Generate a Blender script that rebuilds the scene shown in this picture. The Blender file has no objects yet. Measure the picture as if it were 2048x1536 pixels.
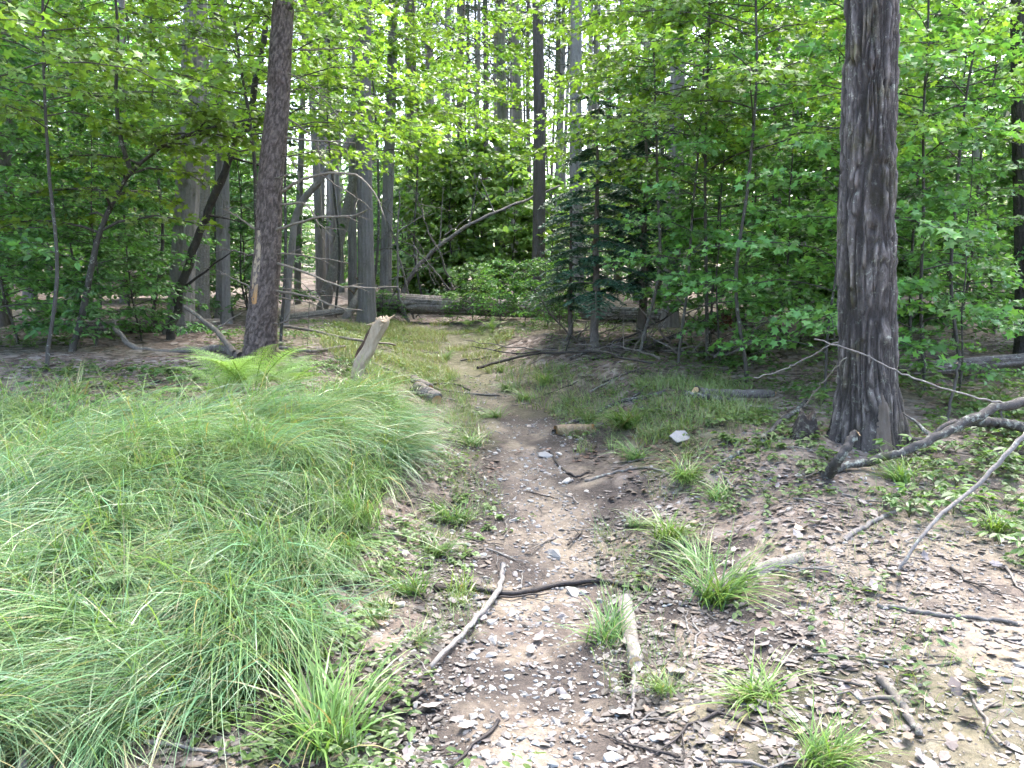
import bpy, math
import numpy as np
from mathutils import Vector
R = math.radians
scene = bpy.context.scene
COL = scene.collection

# ------------------------------------------------------------------ camera, sky, sun, exposure
CAM = np.array([0.0, 0.0, 1.6]); FPX = 1600.0; PITCH = math.atan(208 / 1600)
cd = bpy.data.cameras.new('camera'); cam = bpy.data.objects.new('camera', cd); COL.objects.link(cam)
cam.location = CAM; cam.rotation_euler = (math.pi / 2 - PITCH, 0, 0)
cd.sensor_width = 36; cd.lens = 36 * FPX / 2048; cd.clip_end = 2000; cd.clip_start = 0.05
scene.camera = cam
SUN_EL, SUN_AZ = 62, 25          # degrees; azimuth clockwise from +Y (ahead, a little right)
w = bpy.data.worlds.new('World'); scene.world = w; w.use_nodes = True
nt = w.node_tree; bg = nt.nodes['Background']
sk = nt.nodes.new('ShaderNodeTexSky'); sk.sky_type = 'NISHITA'; sk.sun_disc = False
sk.sun_elevation = R(SUN_EL); sk.sun_rotation = R(SUN_AZ); sk.air_density = 1.0; sk.dust_density = 4.0; sk.ozone_density = 0.6
nt.links.new(sk.outputs[0], bg.inputs[0]); bg.inputs[1].default_value = 0.15
sl = bpy.data.lights.new('sun', 'SUN'); sl.energy = 2.2; sl.angle = R(26); sl.color = (1.0, 0.97, 0.93)
so = bpy.data.objects.new('sun', sl); COL.objects.link(so)
sd = Vector((math.sin(R(SUN_AZ)) * math.cos(R(SUN_EL)), math.cos(R(SUN_AZ)) * math.cos(R(SUN_EL)), math.sin(R(SUN_EL))))
so.rotation_euler = (-sd).to_track_quat('-Z', 'Y').to_euler(); so.location = (0, 0, 40)
vs = scene.view_settings; vs.view_transform = 'Standard'; vs.look = 'None'; vs.gamma = 1; vs.use_curve_mapping = False; vs.exposure = 3.1
scene.render.engine = 'CYCLES'
cy = scene.cycles; cy.max_bounces = 4; cy.diffuse_bounces = 3; cy.glossy_bounces = 1; cy.transmission_bounces = 3; cy.transparent_max_bounces = 4
cy.use_denoising = True; cy.caustics_reflective = False; cy.caustics_refractive = False
cy.sample_clamp_indirect = 4; cy.use_adaptive_sampling = True; cy.adaptive_threshold = .02; cy.adaptive_min_samples = 12

# ------------------------------------------------------------------ noise
def _h(ix, iy, iz, s):
    n = (ix.astype(np.int64) * 374761393 + iy.astype(np.int64) * 668265263 + iz.astype(np.int64) * 2147483647 + s * 1274126177) & 0xffffffff
    n = ((n ^ (n >> 13)) * 1274126177) & 0xffffffff
    return ((n ^ (n >> 16)) & 0xffff) / 65535.0
def noise2(x, y, s=0):
    x = np.asarray(x, float); y = np.asarray(y, float)
    ix = np.floor(x); iy = np.floor(y); fx = x - ix; fy = y - iy; z = np.zeros_like(ix)
    fx = fx * fx * (3 - 2 * fx); fy = fy * fy * (3 - 2 * fy)
    a = _h(ix, iy, z, s); b = _h(ix + 1, iy, z, s); c = _h(ix, iy + 1, z, s); d = _h(ix + 1, iy + 1, z, s)
    return (a + (b - a) * fx) * (1 - fy) + (c + (d - c) * fx) * fy
def noise3(x, y, z, s=0):
    x = np.asarray(x, float); y = np.asarray(y, float); z = np.asarray(z, float)
    iz = np.floor(z); fz = z - iz; fz = fz * fz * (3 - 2 * fz)
    ix = np.floor(x); iy = np.floor(y); fx = x - ix; fy = y - iy
    fx = fx * fx * (3 - 2 * fx); fy = fy * fy * (3 - 2 * fy)
    def pl(k):
        a = _h(ix, iy, iz + k, s); b = _h(ix + 1, iy, iz + k, s); c = _h(ix, iy + 1, iz + k, s); d = _h(ix + 1, iy + 1, iz + k, s)
        return (a + (b - a) * fx) * (1 - fy) + (c + (d - c) * fx) * fy
    return pl(0) * (1 - fz) + pl(1) * fz
def sstep(a, b, x):
    t = np.clip((x - a) / (b - a), 0, 1); return t * t * (3 - 2 * t)

# ------------------------------------------------------------------ terrain
PYS = [-10, 2.5, 4.05, 5.3, 6.5, 8.5, 12, 16, 25, 60]; PXS = [0.0, .03, .19, .22, .19, -.1, -1.0, -1.84, -4.2, -9]
def xpath(y): return np.interp(y, PYS, PXS)
def height(x, y):
    x = np.asarray(x, float); y = np.asarray(y, float)
    z = np.interp(y, [-40, 2.5, 4.05, 5.3, 6.5, 8.5, 12, 17, 30, 60, 200], [-.6, 0, .03, .14, .22, .325, .55, .80, 1.15, 2.0, 5])
    s = x - xpath(y)
    al = np.interp(y, [-5, 2, 4, 5.7, 8.5, 12, 17, 25], [.05, .16, .38, .50, .46, .28, .12, .1])
    ar = np.interp(y, [-5, 2, 4, 5.6, 9, 14, 20], [.02, .07, .18, .28, .30, .14, .05])
    z = z + al * sstep(.35, 2.1, -s) + ar * sstep(.35, 1.6, s) + 0.02 * np.clip(-s - 2.5, 0, 20) + .01 * np.clip(s - 3, 0, 20)
    z = z - .05 * np.exp(-(s / .45) ** 2) * (y < 13)
    z = z + .16 * (noise2(x * .35, y * .35, 3) - .5) * sstep(1, 3, np.abs(s)) + .10 * (noise2(x * .9, y * .9, 4) - .5) * sstep(.3, 1.2, np.abs(s))
    z = z + .05 * (noise2(x * 2.3, y * 2.3, 5) - .5) + .022 * (noise2(x * 6, y * 6, 6) - .5)
    return z
def gz(x, y): return float(height(np.array([x]), np.array([y]))[0])
CP, SP = math.cos(PITCH), math.sin(PITCH)
def ray(px, py):
    u = (px - 1024) / FPX; v = (768 - py) / FPX
    return np.array([u, CP + v * SP, -SP + v * CP])
def at(px, py, d):
    r = ray(px, py); return CAM + r * (d / r[1])
def ground(px, py, lift=0.0):
    r = ray(px, py); ts = np.arange(1.5, 70, .02); P = CAM + r[None] * ts[:, None]
    k = np.nonzero(P[:, 2] < height(P[:, 0], P[:, 1]))[0]
    p = P[k[0]] if len(k) else P[-1]
    return np.array([p[0], p[1], gz(p[0], p[1]) + lift])
def col_at(px, d):
    """the point of the ground at distance d that lies along picture column px"""
    x = (px - 1024) / FPX * d
    for _ in range(4):
        z = gz(x, d); depth = d * CP + (1.6 - z) * SP; x = (px - 1024) / FPX * depth
    return np.array([x, d, gz(x, d)])
def inside(poly, x, y):
    c = np.zeros(len(x), bool); n = len(poly)
    for i in range(n):
        x1, y1 = poly[i]; x2, y2 = poly[(i + 1) % n]
        if y1 == y2: continue
        hit = ((y1 > y) != (y2 > y)) & (x < (x2 - x1) * (y - y1) / (y2 - y1) + x1)
        c ^= hit
    return c
def gpoly(pix): return [tuple(ground(*p)[:2]) for p in pix]

# ------------------------------------------------------------------ mesh builder
class MB:
    def __init__(s): s.v = []; s.f3 = []; s.f4 = []; s.c = []; s.n = 0
    def add(s, v, f, col=(.5, .5, .5)):
        v = np.asarray(v, np.float32).reshape(-1, 3); f = np.asarray(f, np.int64)
        c = np.asarray(col, np.float32)
        if c.ndim == 1: c = np.repeat(c[None], len(v), 0)
        s.v.append(v); s.c.append(c); (s.f3 if f.shape[1] == 3 else s.f4).append(f + s.n); s.n += len(v)
    def tube(s, P, rad, sides=6, col=(.5, .5, .5), cap=True, rough=0, seed=0):
        P = np.asarray(P, float); n = len(P); rad = np.broadcast_to(np.asarray(rad, float), (n,))
        T = np.gradient(P, axis=0); T /= np.linalg.norm(T, axis=1)[:, None] + 1e-9
        m = np.abs(T.mean(0)); ref = np.eye(3)[int(np.argmin(m))]
        A = np.cross(T, ref); A /= np.linalg.norm(A, axis=1)[:, None] + 1e-9; B = np.cross(T, A)
        a = np.arange(sides) / sides * 2 * math.pi
        rr = rad[:, None] * np.ones((1, sides))
        if rough:
            rr = rr * (1 + rough * (noise3(np.cos(a)[None] * 2 + 9, np.sin(a)[None] * 2 + 9, np.cumsum(np.r_[0, np.linalg.norm(np.diff(P, axis=0), axis=1)])[:, None] / (rad.mean() * 2.5), seed) - .5) * 2)
        V = P[:, None] + rr[:, :, None] * (np.cos(a)[None, :, None] * A[:, None] + np.sin(a)[None, :, None] * B[:, None])
        V = V.reshape(-1, 3)
        i = np.arange(n - 1)[:, None] * sides; j = np.arange(sides)[None]; k = (j + 1) % sides
        F = np.stack([i + j, i + k, i + k + sides, i + j + sides], -1).reshape(-1, 4)
        base = s.n; s.add(V, F, col)
        if cap:
            for row, pt in ((0, P[0]), (n - 1, P[-1])):
                q = s.n; cc = np.asarray(col, np.float32)
                s.add(pt[None], np.zeros((0, 3), int), cc if cc.ndim == 1 else cc[:1])
                jj = np.arange(sides); s.f3.append(np.stack([base + row * sides + jj, base + row * sides + (jj + 1) % sides, np.full(sides, q)], -1))
    def mesh(s, name, mat, smooth=True):
        me = bpy.data.meshes.new(name)
        V = np.concatenate(s.v); C = np.concatenate(s.c)
        f3 = np.concatenate(s.f3) if s.f3 else np.zeros((0, 3), int); f4 = np.concatenate(s.f4) if s.f4 else np.zeros((0, 4), int)
        n3, n4 = len(f3), len(f4)
        me.vertices.add(len(V)); me.vertices.foreach_set('co', V.astype(np.float32).ravel())
        me.loops.add(n3 * 3 + n4 * 4); me.loops.foreach_set('vertex_index', np.r_[f3.ravel(), f4.ravel()].astype(np.int32))
        me.polygons.add(n3 + n4)
        me.polygons.foreach_set('loop_start', np.r_[np.arange(n3) * 3, n3 * 3 + np.arange(n4) * 4].astype(np.int32))
        me.polygons.foreach_set('use_smooth', np.full(n3 + n4, smooth))
        at_ = me.color_attributes.new('Col', 'FLOAT_COLOR', 'POINT')
        at_.data.foreach_set('color', np.c_[C, np.ones(len(C))].astype(np.float32).ravel())
        me.update(calc_edges=True); me.validate()
        me.materials.append(mat)
        return me
def spline(P, n):
    P = np.asarray(P, float); m = len(P)
    if m == 2: return P[0] + (P[1] - P[0]) * np.linspace(0, 1, n)[:, None]
    Q = np.vstack([2 * P[0] - P[1], P, 2 * P[-1] - P[-2]]); out = []
    for t in np.linspace(0, m - 1 - 1e-6, n):
        i = int(t); u = t - i; a, b, c, d = Q[i:i + 4]
        out.append(.5 * (2 * b + (c - a) * u + (2 * a - 5 * b + 4 * c - d) * u * u + (3 * b - a - 3 * c + d) * u ** 3))
    return np.array(out)
def link(name, me, parent=None, loc=None, rot=None, scale=None):
    o = bpy.data.objects.new(name, me); COL.objects.link(o)
    if parent is not None: o.parent = parent
    if loc is not None: o.location = loc
    if rot is not None: o.rotation_euler = rot
    if scale is not None: o.scale = (scale,) * 3 if np.isscalar(scale) else scale
    return o
def tag(o, label, cat=None, group=None, kind=None):
    o['label'] = label
    if cat: o['category'] = cat
    if group: o['group'] = group
    if kind: o['kind'] = kind
    return o

# ------------------------------------------------------------------ materials
def newmat(name):
    m = bpy.data.materials.new(name); m.use_nodes = True; t = m.node_tree
    b = t.nodes['Principled BSDF']; return m, t, b
def N(t, typ, **kw):
    n = t.nodes.new(typ)
    for k, v in kw.items():
        if k.startswith('i_'): n.inputs[k[2:].replace('_', ' ')].default_value = v
        else: setattr(n, k, v)
    return n
def mixc(t, fac, a, b, mode='MIX'):
    n = t.nodes.new('ShaderNodeMix'); n.data_type = 'RGBA'; n.blend_type = mode
    for sock, val in ((n.inputs['Factor'], fac), (n.inputs[6], a), (n.inputs[7], b)):
        if isinstance(val, bpy.types.NodeSocket): t.links.new(val, sock)
        else: sock.default_value = val if np.isscalar(val) else (*val, 1)[:4]
    return n.outputs[2]
def ramp(t, src, stops):
    n = t.nodes.new('ShaderNodeValToRGB'); e = n.color_ramp.elements
    while len(e) < len(stops): e.new(.5)
    for k, (p, c) in enumerate(stops):
        e[k].position = p; e[k].color = (*c, 1) if not np.isscalar(c) else (c, c, c, 1)
    t.links.new(src, n.inputs[0]); return n.outputs[0]
def mapped(t, scale):
    tc = t.nodes.new('ShaderNodeTexCoord'); mp = t.nodes.new('ShaderNodeMapping'); mp.inputs['Scale'].default_value = scale
    t.links.new(tc.outputs['Object'], mp.inputs[0]); return mp.outputs[0]
def tnoise(t, vec, scale, detail=4, rough=.6, dist=0):
    n = t.nodes.new('ShaderNodeTexNoise'); n.inputs['Scale'].default_value = scale; n.inputs['Detail'].default_value = detail
    n.inputs['Roughness'].default_value = rough; n.inputs['Distortion'].default_value = dist
    t.links.new(vec, n.inputs['Vector']); return n.outputs['Fac']
def bump(t, b, h, strength, dist):
    n = t.nodes.new('ShaderNodeBump'); n.inputs['Strength'].default_value = strength; n.inputs['Distance'].default_value = dist
    t.links.new(h, n.inputs['Height']); t.links.new(n.outputs[0], b.inputs['Normal'])
def leaf_mat(name, transl=.5, var=.3, rough=.42, spec=.5, tint=(1.15, 1.15, .5)):
    m, t, b = newmat(name)
    a = N(t, 'ShaderNodeVertexColor', layer_name='Col')
    oi = t.nodes.new('ShaderNodeObjectInfo')
    hs = t.nodes.new('ShaderNodeHueSaturation')
    mr = N(t, 'ShaderNodeMapRange'); mr.inputs['To Min'].default_value = 1 - var; mr.inputs['To Max'].default_value = 1 + var
    t.links.new(oi.outputs['Random'], mr.inputs[0]); t.links.new(mr.outputs[0], hs.inputs['Value']); t.links.new(a.outputs[0], hs.inputs['Color'])
    t.links.new(hs.outputs[0], b.inputs['Base Color']); b.inputs['Roughness'].default_value = rough; b.inputs['Specular IOR Level'].default_value = spec
    tr = t.nodes.new('ShaderNodeBsdfTranslucent'); t.links.new(mixc(t, 1.0, hs.outputs[0], tint, 'MULTIPLY'), tr.inputs[0])
    mx = t.nodes.new('ShaderNodeMixShader'); mx.inputs[0].default_value = transl
    t.links.new(b.outputs[0], mx.inputs[1]); t.links.new(tr.outputs[0], mx.inputs[2]); t.links.new(mx.outputs[0], t.nodes['Material Output'].inputs[0])
    return m
def bark_mat(name, dark, light, moss=0.0, sc=14, stretch=.14, rough=.9, lichen=0.0, bstr=.9, bdist=.02, mosscol=(.055, .06, .018)):
    m, t, b = newmat(name)
    vec = mapped(t, (1, 1, stretch))
    n1 = tnoise(t, vec, sc, 5, .65, .6); n2 = tnoise(t, mapped(t, (1, 1, .6)), sc * 2.2, 4, .7); n3 = tnoise(t, mapped(t, (1, 1, .5)), 2.3, 4, .65)
    a = N(t, 'ShaderNodeVertexColor', layer_name='Col')
    c = ramp(t, n1, [(.30, dark), (.52, tuple((np.array(dark) + np.array(light)) / 2)), (.68, light)])
    c = mixc(t, .35, c, ramp(t, n2, [(.3, dark), (.7, light)]))
    c = mixc(t, ramp(t, n3, [(.35, 0), (.7, .5)]), c, tuple(np.array(light) * .55 + np.array(dark) * .35))
    if lichen: c = mixc(t, ramp(t, tnoise(t, mapped(t, (1, 1, 1)), 19, 5, .75), [(.60 - lichen * .1, 0), (.66, .75)]), c, (.34, .36, .30))
    if moss: c = mixc(t, ramp(t, tnoise(t, mapped(t, (1, 1, .7)), 4.1, 5, .7), [(.62 - moss * .25, 0), (.75 - moss * .15, .8)]), c, mosscol)
    c = mixc(t, 1.0, c, mixc(t, 1.0, a.outputs[0], (2, 2, 2), 'MULTIPLY'), 'MULTIPLY')
    oi = t.nodes.new('ShaderNodeObjectInfo'); hs = t.nodes.new('ShaderNodeHueSaturation')
    mr = N(t, 'ShaderNodeMapRange'); mr.inputs['To Min'].default_value = .8; mr.inputs['To Max'].default_value = 1.2
    t.links.new(oi.outputs['Random'], mr.inputs[0]); t.links.new(mr.outputs[0], hs.inputs['Value']); t.links.new(c, hs.inputs['Color'])
    t.links.new(hs.outputs[0], b.inputs['Base Color']); b.inputs['Roughness'].default_value = rough; b.inputs['Specular IOR Level'].default_value = .2
    add = N(t, 'ShaderNodeMath', operation='ADD'); t.links.new(n1, add.inputs[0]); t.links.new(n2, add.inputs[1])
    bump(t, b, add.outputs[0], bstr, bdist)
    return m
def plain_mat(name, rough=.85, spec=.25, var=.2, grain=40, bstr=.4, bdist=.004):
    m, t, b = newmat(name)
    a = N(t, 'ShaderNodeVertexColor', layer_name='Col'); n1 = tnoise(t, mapped(t, (1, 1, 1)), grain, 5, .7)
    c = mixc(t, 1.0, a.outputs[0], ramp(t, n1, [(.25, .55), (.75, 1.35)]), 'MULTIPLY')
    oi = t.nodes.new('ShaderNodeObjectInfo'); hs = t.nodes.new('ShaderNodeHueSaturation')
    mr = N(t, 'ShaderNodeMapRange'); mr.inputs['To Min'].default_value = 1 - var; mr.inputs['To Max'].default_value = 1 + var
    t.links.new(oi.outputs['Random'], mr.inputs[0]); t.links.new(mr.outputs[0], hs.inputs['Value']); t.links.new(c, hs.inputs['Color'])
    t.links.new(hs.outputs[0], b.inputs['Base Color']); b.inputs['Roughness'].default_value = rough; b.inputs['Specular IOR Level'].default_value = spec
    bump(t, b, n1, bstr, bdist); return m
M = {}
M['leaf'] = leaf_mat('leaf_green'); M['grass'] = leaf_mat('grass_blades', .35, .18, .36, .6, (1.15, 1.1, .55))
M['needle'] = leaf_mat('needles', .15, .2, .5, .35, (1, 1.1, .6)); M['litter'] = leaf_mat('dead_leaves', .08, .25, .55, .4, (1.1, .95, .7))
M['fern'] = leaf_mat('fern_green', .4, .12, .5, .3)
M['bark_grey'] = bark_mat('bark_grey', (.085, .076, .07), (.29, .268, .255), .05, 17, .12)
M['bark_pale'] = bark_mat('bark_pale', (.10, .088, .08), (.30, .275, .26), 0, 20, .12)
M['bark_dark'] = bark_mat('bark_dark', (.05, .042, .037), (.19, .165, .148), .05, 16, .14)
M['bark_black'] = bark_mat('bark_black', (.02, .018, .016), (.075, .066, .06), .1, 16, .14)
M['bark_oak'] = bark_mat('bark_furrowed', (.045, .038, .035), (.20, .18, .172), .36, 30, .3, .92, .25, .7, .01, (.075, .068, .03))
M['bark_pine'] = bark_mat('bark_scaly', (.045, .036, .030), (.195, .16, .138), 0, 60, .8, .9, 0, 1.0, .016)
M['bark_sapling'] = bark_mat('bark_smooth', (.035, .031, .027), (.095, .088, .076), .1, 24, .35, .8, .1, .3, .004)
M['birch'] = bark_mat('bark_white', (.05, .04, .033), (.32, .29, .255), 0, 30, .9, .7, 0, .8, .008)
M['log'] = bark_mat('bark_log', (.04, .034, .03), (.24, .21, .19), .25, 15, .8, .9, .2, .8, .02)
M['stick'] = bark_mat('stick_bark', (.06, .05, .043), (.22, .195, .17), .1, 45, .8, .85, .1, .6, .004)
M['stick_grey'] = bark_mat('stick_weathered', (.08, .072, .065), (.23, .21, .195), 0, 45, .8, .85, .1, .6, .004)
M['stick_wet'] = bark_mat('stick_wet', (.012, .010, .010), (.06, .05, .045), 0, 45, .8, .5, 0, .6, .004)
M['lichen'] = bark_mat('lichen_bark', (.022, .02, .019), (.10, .09, .083), .15, 24, .8, .9, .8, .7, .008)
M['wood'] = bark_mat('bare_wood', (.26, .20, .14), (.55, .47, .38), 0, 30, .08, .8, 0, .5, .006)
M['stone'] = plain_mat('stone', .75, .3, .18, 55, .5, .004)
M['earth'] = plain_mat('root_earth', .95, .1, .1, 20, 1, .03)

# ground: leaf litter, bare soil and moss, mixed by where each lies
m, t, b = newmat('forest_floor'); M['floor'] = m
mask = N(t, 'ShaderNodeVertexColor', layer_name='Col'); sep = t.nodes.new('ShaderNodeSeparateColor'); t.links.new(mask.outputs[0], sep.inputs[0])
v1 = mapped(t, (1, 1, 1))
vo = t.nodes.new('ShaderNodeTexVoronoi'); vo.inputs['Scale'].default_value = 17; vo.inputs['Randomness'].default_value = 1; 
warp = t.nodes.new('ShaderNodeTexNoise'); warp.inputs['Scale'].default_value = 9; t.links.new(v1, warp.inputs['Vector'])
wm = mixc(t, .12, v1, warp.outputs['Color']); t.links.new(wm, vo.inputs['Vector'])
sepv = t.nodes.new('ShaderNodeSeparateColor'); t.links.new(vo.outputs['Color'], sepv.inputs[0])
litter = ramp(t, sepv.outputs[0], [(0, (.045, .034, .029)), (.35, (.12, .088, .072)), (.7, (.19, .15, .128)), (1, (.27, .235, .215))])
litter = mixc(t, 1.0, litter, ramp(t, tnoise(t, v1, 3, 5, .7), [(.3, .5), (.7, 1.2)]), 'MULTIPLY')
nd = tnoise(t, v1, 26, 6, .75); nb = tnoise(t, v1, 2.2, 5, .65)
dirt = ramp(t, nd, [(.25, (.07, .058, .045)), (.5, (.19, .155, .115)), (.75, (.29, .25, .195))])
dark = ramp(t, nd, [(.3, (.03, .024, .021)), (.7, (.11, .088, .075))])
dirt = mixc(t, ramp(t, nb, [(.42, 0), (.58, .85)]), dirt, dark)
moss = ramp(t, tnoise(t, v1, 14, 5, .7), [(.3, (.03, .035, .012)), (.7, (.10, .11, .04))])
c = mixc(t, sep.outputs[1], litter, dirt); c = mixc(t, sep.outputs[2], c, mixc(t, .5, dark, (.018, .015, .014))); c = mixc(t, sep.outputs[0], c, moss)
t.links.new(c, b.inputs['Base Color']); b.inputs['Roughness'].default_value = .85; b.inputs['Specular IOR Level'].default_value = .25
ad = N(t, 'ShaderNodeMath', operation='ADD'); t.links.new(nd, ad.inputs[0]); t.links.new(sepv.outputs[1], ad.inputs[1])
bump(t, b, ad.outputs[0], .9, .015)

# ------------------------------------------------------------------ ground zones
grass_zone = gpoly([(-500, 1620), (60, 1545), (330, 1480), (500, 1410), (590, 1300), (650, 1190), (725, 1080), (785, 975), (840, 890), (800, 845), (780, 770), (690, 790), (620, 830), (420, 838), (330, 850), (150, 850), (-100, 815), (-500, 820)])
far_grass = gpoly([(690, 745), (640, 690), (660, 648), (760, 640), (950, 650), (1030, 668), (1010, 700), (985, 740), (985, 790), (930, 770), (880, 765), (850, 760), (790, 770)])
mid_grass = gpoly([(905, 880), (870, 810), (960, 770), (1030, 740), (1110, 730), (1230, 765), (1260, 800), (1200, 850), (1100, 835), (1000, 830), (990, 900), (930, 930)])
right_grass = gpoly([(1215, 900), (1290, 800), (1260, 760), (1390, 740), (1470, 770), (1560, 800), (1500, 850), (1420, 905), (1300, 960)])

def build_ground():
    ny, nx = 330, 300
    ty = np.linspace(0, 1, ny); ys = 0.6 + 17 * ty ** 1.35 * 0.55 + 210 * ty ** 6
    ys[0] = -30; ys[1] = -6
    tx = np.linspace(-1, 1, nx); xs = 6.0 * tx + 134 * np.sign(tx) * np.abs(tx) ** 7
    X, Y = np.meshgrid(xs, ys); X = X + 0; x = X.ravel(); y = Y.ravel(); z = height(x, y)
    near = np.exp(-y / 9)
    z = z + near * .018 * (noise2(x * 15, y * 15, 8) - .5)
    s = x - xpath(y)
    g = inside(grass_zone, x, y) * 1.0; g = np.maximum(g, .8 * inside(far_grass, x, y)); g = np.maximum(g, .7 * inside(right_grass, x, y)); g = np.maximum(g, .3 * inside(mid_grass, x, y))
    g = g * (.4 + .6 * noise2(x * 1.3, y * 1.3, 21)) + .35 * sstep(.55, .8, noise2(x * .8, y * .8, 22)) * (np.abs(s) > .5)
    d = np.exp(-(s / np.interp(y, [2, 4, 8, 14], [.75, .6, .42, .3])) ** 2) * sstep(12.5, 8.5, y) + .6 * sstep(.7, 2.0, s) * sstep(6.2, 4.6, y) * sstep(4.2, 2.4, s) + .25 * (s > .3) * (y < 8)
    d = np.clip(d * (.55 + .9 * noise2(x * 2, y * 2, 23)), 0, 1)
    i = np.arange(ny - 1)[:, None] * nx; j = np.arange(nx - 1)[None]
    F = np.stack([i + j, i + j + 1, i + j + 1 + nx, i + j + nx], -1).reshape(-1, 4)
    wet = (np.exp(-((s - .42) / .2) ** 2) + np.exp(-((s + .40) / .2) ** 2)) * sstep(.28, .52, noise2(x * 1.4 + 3, y * 1.4, 24) * .6 + noise2(x * 4.5, y * 4.5, 25) * .4) * (y < 10)
    wet = np.clip(wet + .9 * sstep(.48, .62, noise2(x * 2.6, y * 2.6, 26) * .7 + noise2(x * 8, y * 8, 27) * .3) * (np.abs(s) < 1.2) * (y < 9), 0, 1)
    mb = MB(); mb.add(np.c_[x, y, z], F, np.c_[g, d, wet])
    o = link('ground', mb.mesh('ground', M['floor'])); o['kind'] = 'structure'; o['label'] = 'forest floor of leaf litter, bare soil and moss with a worn path'
build_ground()

# ------------------------------------------------------------------ leaf templates
def sym(half):
    pts = [(0, 0)] + half + [(1, 0)] + [(x, -y) for x, y in half[::-1]]; return np.array(pts, float)
def fan(half, cx=.35, fold=.12, droop=.18):
    o = sym(half); n = len(o); V = np.vstack([[cx, 0], o]); z = fold * np.abs(V[:, 1]) - droop * V[:, 0] ** 2
    F = np.array([(0, 1 + i, 1 + (i + 1) % n) for i in range(n)]); return np.c_[V, z], F
MAPLE = fan([(-.06, .36), (.2, .26), (.5, .56), (.55, .2)])
MAPLE_S = fan([(.05, .4), (.45, .42)], .4)
OVATE = (np.array([(0, 0, 0), (.3, .25, .05), (.7, .22, -.02), (1, 0, -.15), (.7, -.22, -.02), (.3, -.25, .05)]), np.array([(0, 1, 2), (0, 2, 3), (0, 3, 4), (0, 4, 5)]))
DIAM = (np.array([(0, 0, 0), (.45, .3, .04), (1, 0, -.12), (.45, -.3, .04)]), np.array([(0, 1, 2), (0, 2, 3)]))
NEED = (np.array([(0, 0, 0), (.4, .07, 0), (1, 0, -.05), (.4, -.07, 0)]), np.array([(0, 1, 2), (0, 2, 3)]))
OAK = fan([(.10, .10), (.28, .27), (.42, .2), (.62, .3), (.80, .14)], .45, -.15, -.08)
def unit(a): return a / (np.linalg.norm(a, axis=-1, keepdims=True) + 1e-9)
def put_leaves(mb, tmpl, P, D, Nn, S, C):
    V, F = tmpl; P = np.asarray(P); X = unit(np.asarray(D)); Z = unit(Nn - X * np.sum(Nn * X, 1, keepdims=True)); Y = np.cross(Z, X)
    S = np.asarray(S)[:, None, None]
    W = P[:, None] + S * (V[None, :, 0:1] * X[:, None] + V[None, :, 1:2] * Y[:, None] + V[None, :, 2:3] * Z[:, None])
    n, m = len(P), len(V)
    mb.add(W.reshape(-1, 3), (F[None] + (np.arange(n) * m)[:, None, None]).reshape(-1, 3), np.repeat(C, m, 0))
def leaf_cols(rng, n, base, var=.3, yellow=.25):
    c = np.array(base)[None] * (1 + var * (rng.random((n, 1)) - .5) * 2)
    y = rng.random((n, 1)) * yellow
    return np.clip(c * (1 - y) + y * np.array([[.18, .26, .05]]), .003, 1)

GREEN = (.105, .25, .075); SUNLIT_GREEN = (.165, .31, .06); DGREEN = (.075, .185, .06); BGREEN = (.085, .20, .10)  # the yellowish one has the glow of sunlit, backlit leaves put into its colour

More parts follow.
